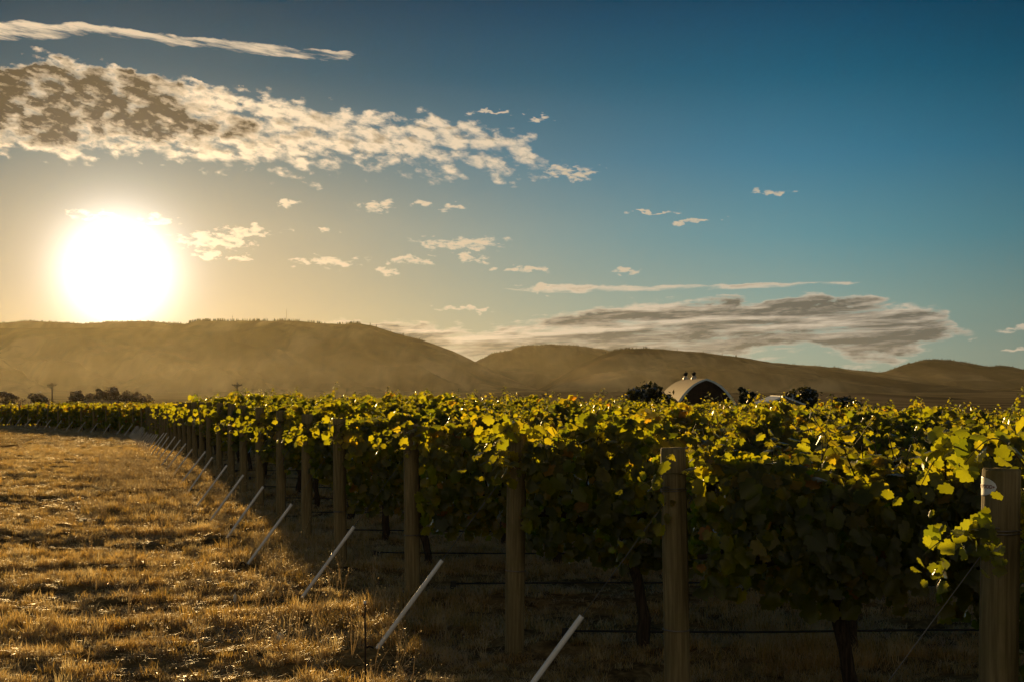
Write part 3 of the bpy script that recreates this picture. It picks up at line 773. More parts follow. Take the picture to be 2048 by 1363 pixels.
for i, (y, x) in ROWS.items():
    z = float(G0(x, y))
    rn = random.Random(i + 50)
    me = PM[0] if i == 0 else PM[(i * 3 + 1) % 5]
    p = bpy.data.objects.new('end_post', me); COL.objects.link(p)
    p.location = (x, y, z); p.rotation_euler = (R(rn.uniform(-.8, .8)), R(rn.uniform(-1.0, 1.0)), R(0 if i == 0 else rn.uniform(0, 360)))
    if i == -1: p.scale = (1, 1, 1.018)
    if i in (-1, 0, 1): p.rotation_euler = (0, R(-.9 if i == 0 else .5), 0)
    nth = ordw(i + 2)
    lab = {-1: 'thick wood end post with white lettered tag near its top', 0: 'bare topped round wood end post standing clear of the leaves'}.get(
        i, f'round wood end post, {nth} one back counting from the tagged post')
    tag(p, lab, 'post', 'end posts of the vineyard rows')
    posts[i] = p
    if i <= 14:
        link('wire_wrap', wrap_me, None, p)
        if i <= 3: link('wire_wrap', low_me, None, p)
# white pipe sleeves over guy wires, each with its ground anchor ring
GV = Vector((1.03, 0, 1.40)); GU = GV.normalized()
def guy(i, x, y, z):
    rn = random.Random(i * 7 + 3)
    g = empty('guy_wire_anchor', (x, y, z)); g.rotation_euler = (R(rn.uniform(-3, 3)) if i > 3 else 0, R(rn.uniform(-1.5, 1.5)) if i > 3 else 0, 0)
    L = .84 if i < 8 else rn.uniform(.74, .86)
    s0 = .05
    if i not in ('x',):
        ps = link('pipe_sleeve', sleeve_me[min(i + 1, 3) if i < 2 else 2], None, g)
        ps.scale = (L / .84,) * 3
        link('guy_wire', gwire_me, None, g)
        link('anchor_ring', ring_me, None, g)
    nth = ordw(i + 2)
    tag(g, f'leaning white pipe over a guy wire, held at the {nth} end post', 'pipe', 'white pipes leaning along the row ends')
def tube_hollow(a, b, r, t, n=14):
    m = MB(); m.tube([a, b], r, n, False); m.tube([b, a], r - t, n, False)
    k = len(m.v) // 4
    for q in range(n):
        q2 = (q + 1) % n
    # annular lips
    u = (Vector(b) - Vector(a)).normalized()
    for e, sgn in ((Vector(b), 1), (Vector(a), -1)):
        ref = Vector((0, 1, 0)); w = u.cross(ref).normalized(); q_ = u.cross(w)
        for i in range(n):
            a0 = 2 * math.pi * i / n; a1 = 2 * math.pi * (i + 1) / n
            d0 = w * math.cos(a0) + q_ * math.sin(a0); d1 = w * math.cos(a1) + q_ * math.sin(a1)
            m.poly([e + d0 * r, e + d1 * r, e + d1 * (r - t), e + d0 * (r - t)])
    return m
sleeve_me = []
for k in range(4):
    me = tube_hollow(GU * .06, GU * .88, .0165, .003).mesh('pipe_sleeve', True)
    me.materials.append(M_PVC); sleeve_me.append(me)
gwire_me = MB().tube([(0, 0, .02), GU * .9, GV], .0022, 5).mesh('guy_wire'); gwire_me.materials.append(M_WIRE)
ring_me = MB().ring((-.02, 0, .035), .030, .008, (.3, 1, 0), 14, 6).tube([(-.03, 0, .02), (-.09, 0, -.22)], .008, 6).mesh('anchor_ring', True); ring_me.materials.append(M_STEEL)
for i, (y, x) in ROWS.items():
    if i >= 0 or True:
        guy(i, x - 1.065, y, float(G0(x - 1.03, y)) - .01 if y < 60 else float(G0(x - 1.03, y)))

# wires and drip hose along the nearer rows
for i in range(-1, 12):
    y, x = ROWS[i]; x1 = .36 * y + 3.5; rn = random.Random(i)
    def run(x0, h, r, sag, name, mat, lab, cat, ev=1.2):
        K = max(3, int((x1 - x0) / ev)); pts = []
        for k in range(K + 1):
            xx = x0 + (x1 - x0) * k / K
            pts.append((xx - x0, 0, float(G0(xx, y)) - float(G0(x0, y)) + h + (rn.uniform(-sag, sag) if 0 < k < K else 0)))
        o = link(name, MB().tube(pts, r, 6).mesh(name, True), mat, None, (x0, y, float(G0(x0, y))))
        tag(o, lab, cat, cat + 's along the trellis rows'); return o
    nth = ordw(i + 2)
    h = run(x + .38, .17, .0085, .012, 'drip_hose', M_HOSE, f'black drip hose strung low in the {nth} vine row', 'drip hose')
    link('hose_end_clamp', MB().box((0, 0, .165), (.05, .03, .055)).ring((-.01, 0, .14), .018, .005, (0, 1, 0), 10, 5).mesh('hose_end_clamp'), M_HOSE, h)
    run(x + .05, 1.02, .0022, .004, 'trellis_wire', M_WIRE, f'lower steel trellis wire of the {nth} vine row', 'trellis wire')
    run(x + .05, 1.40, .0022, .004, 'trellis_wire', M_WIRE, f'upper steel trellis wire of the {nth} vine row', 'trellis wire')

# ------------------------------------------------------------------ leaves
_half = [(.03, .06), (.14, -.13), (.30, -.15), (.40, -.02), (.56, .06), (.50, .20), (.47, .30), (.60, .42), (.58, .58), (.47, .66), (.38, .72), (.32, .84), (.16, .96), (0, 1.08)]
def leaf_shape(lod):
    if lod == 0: h = _half
    elif lod == 1: h = [(.02, .04), (.34, -.13), (.54, .10), (.46, .30), (.60, .52), (.36, .74), (0, 1.05)]
    else: h = [(0, 0), (.46, .12), (.46, .62), (0, 1.05)]
    right = h; left = [(-x, y) for x, y in h[::-1] if x > .0001]
    if lod == 2: left = left
    pts = right + left
    if lod < 2: pts = [(0, .33)] + pts
    v = np.array([(x, y, -.55 * abs(x) ** 1.3 - .28 * max(y - .3, 0) ** 2 + (.05 if (k % 2) else 0) * (lod == 0)) for k, (x, y) in enumerate(pts)])
    v[:, 1] -= .0
    n = len(pts)
    if lod < 2:
        f = np.array([(0, 1 + k, 1 + (k + 1) % (n - 1)) for k in range(n - 1)])
    else:   # 6-point: two quads folded on the midrib -> triangles
        f = np.array([(0, 1, 2), (0, 2, 3), (0, 3, 4), (0, 4, 5)]) if n == 6 else np.array([(0, k, k + 1) for k in range(1, n - 1)])
    return v, f
SH = [leaf_shape(k) for k in range(3)]
def norm(a): return a / np.maximum(np.linalg.norm(a, axis=1, keepdims=True), 1e-6)
def place_leaves(P, nrm, tip, size, lod, tint, rng):
    v, f = SH[lod]; n = len(P)
    nrm = norm(nrm); tip = norm(tip - (tip * nrm).sum(1, keepdims=True) * nrm); sx = np.cross(tip, nrm)
    curl = rng.uniform(.4, 2.2, n)
    loc = np.repeat(v[None], n, 0).copy(); loc[:, :, 2] *= curl[:, None]; loc *= size[:, None, None]
    out = P[:, None, :] + loc[:, :, 0:1] * sx[:, None, :] + loc[:, :, 1:2] * tip[:, None, :] + loc[:, :, 2:3] * nrm[:, None, :]
    F_ = f[None] + (np.arange(n) * len(v))[:, None, None]
    return out.reshape(-1, 3), F_.reshape(-1, 3), np.repeat(tint, len(v))
VSP = 1.5
def vine_points(rng, L, nl, lod, low=.72, top=1.56, shoots=8, sz=.105, thick=1.0, open_left=False):
    s1, s2 = rng.integers(0, 999, 2)
    x = rng.uniform(-L / 2, L / 2, nl)
    tops = top + fbm(x * 2.3 + 40, x * 0, int(s1), 3) * .72
    lows = low + fbm(x * 1.9 + 10, x * 0, int(s2), 3) * .55 
    u = rng.uniform(0, 1, nl) ** .8
    z = lows + (tops - lows) * u
    w = (.13 + .20 * np.sin(np.clip((z - low) / (top - low), 0, 1) * math.pi) ** .7) * thick * (1 + fbm(x * 3, z * 3, int(s1) + 3, 2))
    sd_ = np.where(rng.uniform(size=nl) < .5, -1, 1); y = sd_ * w * rng.uniform(.15, 1.15, nl) ** .5
    nr = np.stack([rng.normal(0, .45, nl), sd_ * (.75 + rng.uniform(0, .4, nl)), .35 + rng.normal(0, .5, nl) + np.clip((z - tops + .2) * 5, 0, 1.2)], 1)
    tp = np.stack([rng.normal(0, .6, nl), sd_ * rng.uniform(0, .6, nl), -rng.uniform(.4, 1.3, nl)], 1)
    P = [np.stack([x, y, z], 1)]; NR = [nr]; TP = [tp]; S = [sz * rng.uniform(.55, 1.3, nl)]
    TI = [np.clip(.32 + rng.normal(0, .2, nl) + (rng.uniform(size=nl) < .10) * .4, 0, 1)]
    canes = []
    for k in range(shoots):
        xb = rng.uniform(-L / 2, L / 2); yb = rng.uniform(-.18, .18) * thick; Ls = rng.uniform(.12, .36) * (1.4 if rng.uniform() < .18 else 1)
        lean = rng.normal(0, .45, 2); zb = top - .12 + rng.uniform(-.1, .1)
        m = int(Ls / .035) + 2
        t = np.linspace(0, 1, m); droop = rng.uniform(0, .9) if rng.uniform() < .5 else rng.uniform(0, .25)
        cx = xb + lean[0] * Ls * t + rng.normal(0, .004, m); cy_ = yb + lean[1] * Ls * t; cz = zb + Ls * (t - droop * t * t * .7)
        pts = np.stack([cx, cy_, cz], 1); canes.append(pts)
        a = np.arange(m) * 2.6 + rng.uniform(0, 6)
        dr = np.stack([np.cos(a), np.sin(a), np.full(m, .15)], 1)
        P.append(pts + dr * .03); NR.append(np.stack([rng.normal(0, .5, m), rng.normal(0, .5, m), np.full(m, 1.0)], 1) + dr * .4)
        TP.append(dr + np.array([0, 0, -.5])); S.append(sz * (1.0 - .62 * t) * rng.uniform(.75, 1.1, m)); TI.append(np.clip(.45 + rng.normal(0, .15, m), 0, 1))
    return [np.concatenate(q) for q in (P, NR, TP, S, TI)] + [canes]
def foliage_mesh(seed, nl, lod, **kw):
    rng = np.random.default_rng(seed)
    P, NR, TP, S, TI, canes = vine_points(rng, VSP + .3, nl, lod, **kw)
    v, f, t = place_leaves(P, NR, TP, S, lod, TI, rng)
    me = mesh_np('foliage', v, f, lod == 0, {'tint': t}); me.materials.append(M_LEAF)
    cm = MB()
    for c in canes: cm.tube([tuple(p) for p in c[::2]] if len(c) > 4 else [tuple(p) for p in c], .0028, 4, False)
    cme = cm.mesh('canes'); cme.materials.append(M_CANE)
    return me, cme
M_CANE = simple('green_cane', (.12, .10, .03), .6)
def trunk_mesh(seed):
    rn = random.Random(seed); m = MB(); pts = []; rads = []
    x = y = 0; 
    for k in range(10):
        t = k / 9; pts.append((x, y, -.1 + 1.1 * t)); rads.append(.042 * (1.25 - .45 * t) * rn.uniform(.82, 1.2) * (1.35 if k == 0 else 1))
        x += rn.uniform(-.035, .035); y += rn.uniform(-.025, .025)
    m.tube(pts, rads, 9)
    for s in (-1, 1):
        q = [pts[-1]]; r = [rads[-1]]
        for k in range(1, 7): q.append((pts[-1][0] + s * .13 * k, rn.uniform(-.02, .02), 1.02 + rn.uniform(-.025, .03))); r.append(.028 * (1 - .07 * k) * rn.uniform(.8, 1.2))
        m.tube(q, r, 7)
        for k in range(1, 6):
            a = Vector(q[k]); m.tube([a, a + Vector((rn.uniform(-.08, .08), rn.uniform(-.08, .08), .25)), a + Vector((rn.uniform(-.12, .12), rn.uniform(-.15, .15), .6))], [.008, .006, .004], 5)
    me = m.mesh('trunk', True); me.materials.append(M_BARK); return me
TRK = [trunk_mesh(s) for s in range(6)]
FN = [foliage_mesh(100 + s, 1450, 0, sz=.078) for s in range(7)]
FMD = [foliage_mesh(200 + s, 900, 1, sz=.096) for s in range(7)]
FFR = [foliage_mesh(300 + s, 480, 2, sz=.13, shoots=9) for s in range(6)]

# single leaves that can be picked out on the nearest vines
LM = []
for k in range(10):
    rg = np.random.default_rng(900 + k)
    v, f = SH[0]; v = v.copy(); v[:, 2] *= (.5 + .22 * k)
    me = mesh_np('leaf', v, f, True, {'tint': np.full(len(v), [.1, .2, .28, .35, .42, .5, .55, .60, .70, .88][k])}); me.materials.append(M_LEAF); LM.append(me)
def add_leaves(root, n, seed, xr=(-.75, .75)):
    rng = np.random.default_rng(seed)
    x = rng.uniform(*xr, n); up = rng.uniform(size=n) < .30
    z = np.where(up, rng.uniform(1.45, 1.66, n), rng.uniform(.78, 1.55, n))
    w = .16 + .22 * np.sin(np.clip((z - .74) / 1.0, 0, 1) * math.pi) ** .7
    y = np.where(up, rng.uniform(-.26, .2, n), -w * rng.uniform(.9, 1.25, n))
    nr = norm(np.stack([rng.normal(0, .4, n), np.where(up, rng.normal(0, .5, n), -1.0), rng.normal(.4, .4, n) + up * 1.0], 1))
    tp = np.stack([rng.normal(0, .7, n), rng.normal(-.2, .3, n), -rng.uniform(.3, 1.2, n)], 1)
    tp = norm(tp - (tp * nr).sum(1, keepdims=True) * nr); sx = np.cross(tp, nr)
    for k in range(n):
        s = .086 * rng.uniform(.6, 1.3)
        o = bpy.data.objects.new('leaf', LM[int(np.clip(rng.normal(4, 2.3), 0, 9))]); COL.objects.link(o); o.parent = root
        M = Matrix(((sx[k][0] * s, tp[k][0] * s, nr[k][0] * s, x[k]), (sx[k][1] * s, tp[k][1] * s, nr[k][1] * s, y[k]), (sx[k][2] * s, tp[k][2] * s, nr[k][2] * s, z[k]), (0, 0, 0, 1)))
        o.matrix_local = M

n_vines = 0; REST = []
def in_view(x, y): return -.36 * y - 3.0 < x < .36 * y + 2.2
for i, (y, xe) in ROWS.items():
    rn = random.Random(1000 + i)
    x = xe + (1.0 if i in (-1, 0) else .98); j = 0
    while x < .36 * y + 2.6:
        j += 1
        hs = 1 + (rn.uniform(-.05, .06) if i < 4 else rn.uniform(-.02, .13))
        if in_view(x, y):
            if n_vines < 300 and i < 30:
                r = empty('grapevine', (x, y, float(G0(x, y))), 0); n_vines += 1
                tag(r, f'leafy grapevine, {ordw(j)} in from the end post of the {ordw(i + 2)} row', 'grapevine', 'grapevines trained along the trellis rows')
                mir = rn.choice((-1, 1))
                bank_ = FN if y < 17 else (FMD if y < 40 else FFR)
                fm, cm = rn.choice(bank_)
                fo = link('foliage', fm, None, r); fo['kind'] = 'stuff'; fo.scale = (mir, rn.choice((-1, 1)), hs)
                co = link('canes', cm, None, r); co.scale = fo.scale
                tk = link('trunk', rn.choice(TRK), None, r); tk.rotation_euler = (0, 0, rn.choice((0, math.pi)))
                if y < 17 and abs(x) < .36 * y + .6: add_leaves(r, 90, 5000 + n_vines)
            else:
                REST.append((x, y, hs, j))
        x += VSP * rn.uniform(.9, 1.1)
# the remaining far vines of the same rows, too many to be told apart
def far_vines():
    rng = np.random.default_rng(4); V = []; Fc = []; T = []; b = 0
    for (x, y, hs, j) in REST:
        nl = 300 if j <= 9 or y > 95 else 130
        P, NR, TP, S, TI, _ = vine_points(rng, VSP + .3, nl, 2, low=(.3 if j <= 9 else 1.2), sz=.20, shoots=4)  # foliage near row ends hung low to fill in shade beneath
        P = P * np.array([1, 1, hs]) + np.array([x, y, float(G0(x, y))])
        v, f, t = place_leaves(P, NR, TP, S, 2, TI, rng)
        V.append(v); Fc.append(f + b); T.append(t); b += len(v)
    me = mesh_np('distant_grapevines', np.concatenate(V), np.concatenate(Fc), False, {'tint': np.concatenate(T)})
    o = link('distant_grapevines', me, M_LEAF); tag(o, 'far grapevine rows merging into one green and gold canopy', None, None, 'stuff')
far_vines()
def far_trunks():
    m = MB(); rn = random.Random(3)
    for (x, y, hs, j) in REST:
        if j > 9: continue
        z = float(G0(x, y)); m.tube([(x, y, z - .1), (x + rn.uniform(-.05, .05), y, z + .5), (x, y, z + 1.1)], [.05, .04, .03], 5, False)
    o = link('distant_vine_trunks', m.mesh('distant_vine_trunks'), M_BARK); tag(o, 'dark trunks under the far grapevine rows', None, None, 'stuff')
far_trunks()

# long canes that hang out beyond the end posts
def cane(px, py, y, to, n, seed, root_i, sz=.085, curve=.10, leafy=1.0):
    """from photo point (px,py) to (to) at distance y, a cane carrying leaves; part of the first vine of its row"""
    rng = np.random.default_rng(seed)
    a = np.array([at(px, y), y, EYE - (py - HY) / F * y]); b = np.array([at(to[0], y - .25), y - .25, EYE - (to[1] - HY) / F * (y - .25)])
    root = None
    for o in COL.objects:
        if o.name.startswith('grapevine') and abs(o.location.y - ROWS[root_i][0]) < .01 and (root is None or o.location.x < root.location.x): root = o
    K = 12; t = np.linspace(0, 1, K)
    pts = a[None] * (1 - t)[:, None] + b[None] * t[:, None]; pts[:, 2] += curve * np.sin(t * math.pi)
    off = np.array(root.location); pts = pts - off
    m = MB().tube([tuple(p) for p in pts], [.0045 * (1 - .7 * q) for q in t], 5); c = link('cane', m.mesh('cane', True), M_CANE, root)
    if n:
        u = rng.uniform(.0, 1, n) ** .9; P = np.stack([np.interp(u, t, pts[:, k]) for k in range(3)], 1) + rng.normal(0, .05, (n, 3)) * leafy
        nr = np.stack([rng.normal(-.2, .5, n), rng.normal(-.5, .5, n), rng.normal(.6, .4, n)], 1); tp = np.stack([rng.normal(-.2, .6, n), rng.normal(-.3, .4, n), -rng.uniform(.2, 1, n)], 1)
        nr = norm(nr); tp = norm(tp - (tp * nr).sum(1, keepdims=True) * nr); sx = np.cross(tp, nr)
        for k in range(n):
            s = sz * .82 * rng.uniform(.55, 1.25) * (1 - .35 * u[k])
            o = bpy.data.objects.new('leaf', LM[int(np.clip(rng.normal(1.6 if root_i == -1 else 4, 1.6), 0, 9))]); COL.objects.link(o); o.parent = root
            o.matrix_local = Matrix(((sx[k][0] * s, tp[k][0] * s, nr[k][0] * s, P[k][0]), (sx[k][1] * s, tp[k][1] * s, nr[k][1] * s, P[k][1]), (sx[k][2] * s, tp[k][2] * s, nr[k][2] * s, P[k][2]), (0, 0, 0, 1)))
y = {k: ROWS[k][0] for k in ROWS}
cane(1945, 915, y[-1] - .02, (1835, 985), 26, 1, -1, .078)
cane(2048, 930, y[-1] + .12, (1930, 925), 14, 31, -1, .09)
cane(1945, 1035, y[-1] - .10, (1985, 1120), 26, 2, -1, .07, .0, .6)
cane(1980, 1075, y[-1] - .12, (1845, 1110), 24, 3, -1, .072, .05, .7)
cane(1900, 1120, y[-1] - .14, (1870, 1170), 7, 33, -1, .08, .0, .5)
cane(1400, 960, y[0], (1275, 975), 10, 4, 0, .10, .06)
cane(1350, 985, y[0], (1250, 1112), 12, 5, 0, .08, .02)
cane(1390, 935, y[0] - .05, (1475, 940), 10, 6, 0, .10, .03)
cane(1060, 860, y[1], (945, 900), 26, 7, 1, .11, .06)
cane(1040, 880, y[1], (955, 965), 26, 8, 1, .105, .03)
cane(1030, 850, y[1], (1010, 950), 30, 9, 1, .11, .02)
cane(830, 860, y[2], (745, 880), 18, 10, 2, .11, .05)
cane(850, 850, y[2], (800, 905), 24, 11, 2, .11, .02)
cane(700, 850, y[3], (590, 872), 24, 12, 3, .11, .05)
cane(660, 862, y[3], (690, 885), 14, 13, 3, .11, .03)
cane(640, 840, y[4], (560, 880), 22, 14, 4, .12, .03)
cane(620, 868, y[4], (494, 905), 4, 15, 4, .06, -.03, .2)
cane(575, 840, y[5], (505, 870), 22, 16, 5, .12, .03)
cane(530, 835, y[6], (455, 865), 24, 17, 6, .13, .03)
cane(500, 830, y[7], (430, 850), 22, 18, 7, .13, .03)
cane(470, 850, y[8], (447, 875), 3, 19, 8, .05, -.02, .2)
cane(445, 820, y[9], (370, 845), 22, 20, 9, .15, .03)
cane(420, 812, y[10], (345, 835), 22, 21, 10, .16, .03)
cane(380, 812, y[13], (320, 832), 22, 22, 13, .17, .03)
cane(350, 812, y[15], (290, 828), 20, 23, 15, .18, .03)

# ================================================================== tag on the first post
def post_tag():
    p = posts[-1]; r = POST_R + .0035
    a, b = .088, .037; s_c = -.014; zc = 1.588
    def wrap(s, z, rr): # s: arc length from the left silhouette towards the camera side
        th = math.pi + s / r; return (rr * math.cos(th), rr * math.sin(th), z)
    m = MB(); n = 36; M_ = 18
    cols = []
    for i in range(n + 1):
        s = -a + 2 * a * i / n; hb = b * math.sqrt(max(0, 1 - (s / a) ** 2)) + .0002
        cols.append([wrap(s + s_c, zc + hb * (2 * j / M_ - 1), r) for j in range(M_ + 1)])
    v = [c for col in cols for c in col]; me = mesh_np('tag', np.array(v), grid_faces(n + 1, M_ + 1), True)
    o = link('name_tag', me, M_TAG, None, p.location); o.rotation_euler = p.rotation_euler; o.scale = p.scale; tag(o, 'white oval tag with dark red lettering fixed near the top of the first post', 'tag')
    so_ = o.modifiers.new('thickness', 'SOLIDIFY'); so_.thickness = .002; so_.offset = 1
    fc = bpy.data.curves.new('lettering', 'FONT'); fc.body = 'NTWOOD'; fc.size = .0185; fc.align_x = 'RIGHT'; fc.align_y = 'CENTER'; fc.extrude = .0
    fc.space_character = 1.0; fc.offset = .0004
    fo = bpy.data.objects.new('lettering_tmp', fc); COL.objects.link(fo)
    dg = bpy.context.evaluated_depsgraph_get(); tm = bpy.data.meshes.new_from_object(fo.evaluated_get(dg))
    bpy.data.objects.remove(fo)
    sEnd = a + s_c - .014
    for vv in tm.vertices: vv.co = Vector(wrap(sEnd + vv.co.x * 1.0, zc + vv.co.y, r + .0032))
    tm.materials.clear(); tm.materials.append(M_INK); link('lettering', tm, None, o)
    ar = MB().poly([wrap(sEnd + .002, zc + .004, r + .0032), wrap(sEnd + .009, zc, r + .0032), wrap(sEnd + .002, zc - .004, r + .0032)])
    link('arrow_mark', ar.mesh('arrow_mark'), M_INK, o)
post_tag()

# ================================================================== small things
sx_, sy_ = at(730, 9.5), 9.5; sz_ = float(G(sx_, sy_))
sr = link('thin_stake', MB().tube([(0, 0, -.2), (.002, 0, .3), (0, 0, .56 - sz_)], .006, 6).mesh('thin_stake', True), M_STEEL, None, (sx_, sy_, sz_)); tag(sr, 'thin dark rod stuck upright in the grass beside a pipe', 'stake')
link('stake_cap', MB().tube([(0, 0, .555 - sz_), (0, 0, .575 - sz_)], .009, 8).mesh('stake_cap', True), M_TAG, sr)
for (px, py, r, lab) in ((560, 1283, .028, 'small pale stone in the grass left of the thin rod'), (470, 1201, .016, 'tiny pale pebble in the grass beside a pipe foot')):
    d = EYE * F / (py - HY); X = at(px, d); z = float(G(X, d)); m = MB()
    rn = random.Random(px)
    m.tube([(0, 0, 0), (0, 0, .02), (0, 0, .045), (0, 0, .07), (0, 0, .08)], [r * .5, r, r * 1.1, r * .7, r * .1], 8)
    for q in m.v: q += Vector((rn.uniform(-.2, .2) * r, rn.uniform(-.2, .2) * r, rn.uniform(-.2, .2) * r))
    o = link('pale_stone', m.mesh('pale_stone', True), M_PEB, None, (X, d, z + .0)); tag(o, lab, 'stone')

# ================================================================== grass
def tuft_mesh(seed, nb, h, spread, lean, wid):
    rng = np.random.default_rng(seed); V = []; Fc = []; T = []
    for k in range(nb):
        a = rng.uniform(0, 6.283); rr = spread * math.sqrt(rng.uniform()); x, y = rr * math.cos(a), rr * math.sin(a)
        hh = h * rng.uniform(.45, 1.2); b = rng.uniform(0, 6.283); ln = lean * rng.uniform(.2, 1.3) * hh
        dxy = np.array([math.cos(b), math.sin(b)]); side_ = np.array([-dxy[1], dxy[0]]) * wid * rng.uniform(.6, 1.3)
        p0 = np.array([x, y]); p1 = p0 + dxy * ln * .35; p2 = p0 + dxy * ln * 1.0; z1 = hh * .55; z2 = hh * (1 - .3 * lean * rng.uniform(.3, 1))
        i = len(V)
        V += [(*(p0 - side_), -.02), (*(p0 + side_), -.02), (*(p1 + side_ * .8), z1), (*(p1 - side_ * .8), z1), (*p2, z2)]
        Fc += [(i, i + 1, i + 2), (i, i + 2, i + 3), (i + 3, i + 2, i + 4)]
        T += [float(np.clip(rng.normal(.62, .2), 0, 1))] * 5
    me = mesh_np('tuft', np.array(V), np.array(Fc), False, {'tint': T}); me.materials.append(M_GRASS); return me
def weed_mesh(seed):
    rng = np.random.default_rng(seed); m = MB(); P = []
    for k in range(5):
        a = rng.uniform(0, 6.28); h = rng.uniform(.18, .42); L = rng.uniform(.05, .16)
        p = [(0, 0, 0), (math.cos(a) * L * .4, math.sin(a) * L * .4, h * .6), (math.cos(a) * L, math.sin(a) * L, h)]; m.tube(p, [.0022, .0018, .001], 3, False)
        for q in range(9): t = rng.uniform(.45, 1.02); P.append([math.cos(a) * L * t + rng.normal(0, .018), math.sin(a) * L * t + rng.normal(0, .018), h * t])
    v, f, t = leaf_cards(np.array(P), .012, rng)
    b = len(m.v); V = np.concatenate([np.array([tuple(q) for q in m.v]), v]); 
    F3 = [tuple(q) for q in m.f] + [tuple(q + b) for q in f]
    me = mesh_np('weed', V, np.array(F3), False, {'tint': np.concatenate([np.full(b, .4), t])}); me.materials.append(M_SEED); return me
def scatter(name, meshes, pts, scale, zs, rot, tilt, label):
    hold = bpy.data.collections.new(name + '_sources')
    for k, me in enumerate(meshes):
        hold.objects.link(bpy.data.objects.new(f'{name}_source_{k:02d}', me))
    n = len(pts); me = bpy.data.meshes.new(name); me.vertices.add(n); me.vertices.foreach_set('co', pts.astype(np.float32).ravel())
    for nm, arr in (('sc', scale), ('sz', zs), ('rz', rot), ('tx', tilt)):
        a = me.attributes.new(nm, 'FLOAT', 'POINT'); a.data.foreach_set('value', arr.astype(np.float32))
    a = me.attributes.new('pick', 'INT', 'POINT'); a.data.foreach_set('value', RNG.integers(0, len(meshes), n).astype(np.int32))
    o = link(name, me); ng = bpy.data.node_groups.new(name + '_nodes', 'GeometryNodeTree')
    ng.interface.new_socket('Geometry', in_out='INPUT', socket_type='NodeSocketGeometry'); ng.interface.new_socket('Geometry', in_out='OUTPUT', socket_type='NodeSocketGeometry')
    nn = ng.nodes.new; gi = nn('NodeGroupInput'); go = nn('NodeGroupOutput'); ip = nn('GeometryNodeInstanceOnPoints'); ci = nn('GeometryNodeCollectionInfo')
    ci.inputs[0].default_value = hold; ci.inputs['Separate Children'].default_value = True; ci.inputs['Reset Children'].default_value = True
    def na(nm, t='FLOAT'):
        q = nn('GeometryNodeInputNamedAttribute'); q.data_type = t; q.inputs[0].default_value = nm; return q.outputs[0]
    l = ng.links.new
    mp_ = nn('GeometryNodeMeshToPoints'); l(gi.outputs[0], mp_.inputs[0])
    l(mp_.outputs[0], ip.inputs['Points']); l(ci.outputs[0], ip.inputs['Instance']); ip.inputs['Pick Instance'].default_value = True
    l(na('pick', 'INT'), ip.inputs['Instance Index'])
    c1 = nn('ShaderNodeCombineXYZ'); l(na('tx'), c1.inputs[0]); l(na('rz'), c1.inputs[2]); l(c1.outputs[0], ip.inputs['Rotation'])
    c2 = nn('ShaderNodeCombineXYZ'); l(na('sc'), c2.inputs[0]); l(na('sc'), c2.inputs[1]); l(na('sz'), c2.inputs[2]); l(c2.outputs[0], ip.inputs['Scale'])
    l(ip.outputs[0], go.inputs[0])
    md = o.modifiers.new('scatter', 'NODES'); md.node_group = ng
    tag(o, label, None, None, 'stuff'); return o
def band_pts(y0, y1, dens, m=.45, jitter=1.0):
    area = (m * (y1 ** 2 - y0 ** 2)) + 3 * (y1 - y0); n = int(area * dens)
    u = RNG.uniform(size=n); Y = np.sqrt(y0 ** 2 + u * (y1 ** 2 - y0 ** 2)); X = RNG.uniform(-1, 1, n) * (m * Y + 1.5)
    return X, Y
TUFTS = [tuft_mesh(s, 46, .115, .075, .9, .0022) for s in range(8)] + [tuft_mesh(20 + s, 40, .16, .06, .55, .0020) for s in range(3)]
XS = []; YS = []; SCA = []
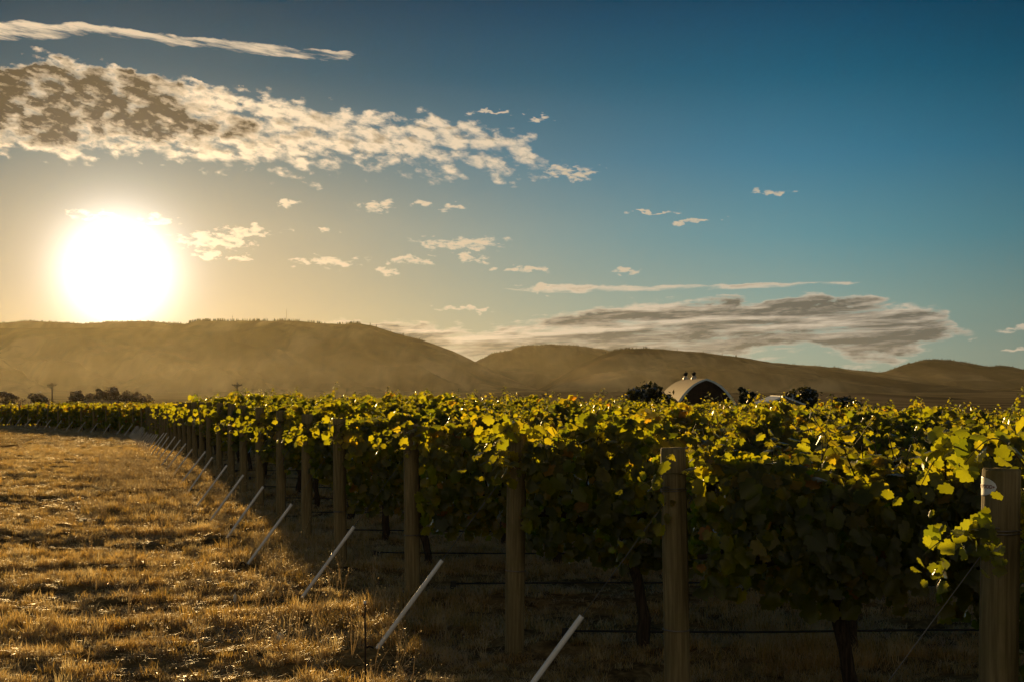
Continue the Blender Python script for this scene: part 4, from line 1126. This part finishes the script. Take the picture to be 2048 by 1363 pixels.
for (y0, y1, dn, sc_) in ((4.5, 11, 125, .95), (11, 20, 90, 1.15), (20, 36, 48, 1.45), (36, 60, 22, 1.9), (60, 112, 9, 2.7)):
    X, Y = band_pts(y0, y1, dn, .43); XS.append(X); YS.append(Y); SCA.append(np.full(len(X), sc_))
X = np.concatenate(XS); Y = np.concatenate(YS); S0 = np.concatenate(SCA)
ins = X - np.array(endX(Y))                       # >0 inside the vineyard block
pn = fbm(X * .9, Y * 1.6, 71, 3); pn2 = fbm(X * .35, Y * .6, 77, 3)
tall = 1 + .2 * sstep(ins, -1.6, -.6) * (1 - sstep(ins, .3, 1.5) * .9) + .3 * sstep(pn2, .0, .25)
keep = RNG.uniform(size=len(X)) < np.clip(.78 + pn * 2.4, .15, 1)
for i_ in range(0, 9):
    keep &= np.hypot((X - (ROWS[i_][1] - 1.06)) * .9, (Y - ROWS[i_][0] + .28) * .55) > .24
X, Y, S0, pn, tall = X[keep], Y[keep], S0[keep], pn[keep], tall[keep]
Z = G(X, Y)
lift = sstep(Y, 20, 60)
hz = .53 * S0 ** .25 * tall * (1 + pn * 2.0) * RNG.uniform(.65, 1.25, len(X))
hz = np.where(Y > 60, hz * .8, hz)
scatter('grass', TUFTS, np.stack([X, Y, Z], 1), S0 * RNG.uniform(.8, 1.25, len(X)), hz, RNG.uniform(0, 6.28, len(X)), RNG.normal(0, .12, len(X)), 'dry golden mown grass over the headland and between the rows')
# seeding weeds along the pipe line
q = np.concatenate([RNG.normal(0, 1, 150) * 5 + 33, RNG.uniform(9, 36, 190)]); q = q[(q > 7) & (q < 60)]
X = np.array(endX(q)) - 1.5 + RNG.normal(0, .8, len(q)) ; Z = G(X, q)
scatter('weeds', [weed_mesh(k) for k in range(6)], np.stack([X, q, Z], 1), 1 + q * 0 + RNG.uniform(-.3, .5, len(q)) + sstep(q, 20, 40) * .5, 1 + RNG.uniform(-.4, .3, len(q)), RNG.uniform(0, 6.28, len(q)), RNG.normal(0, .1, len(q)),
        'pale seeding weeds along the foot of the white pipes')
print('vines', n_vines, 'rest', len(REST), 'objects', len(COL.objects))
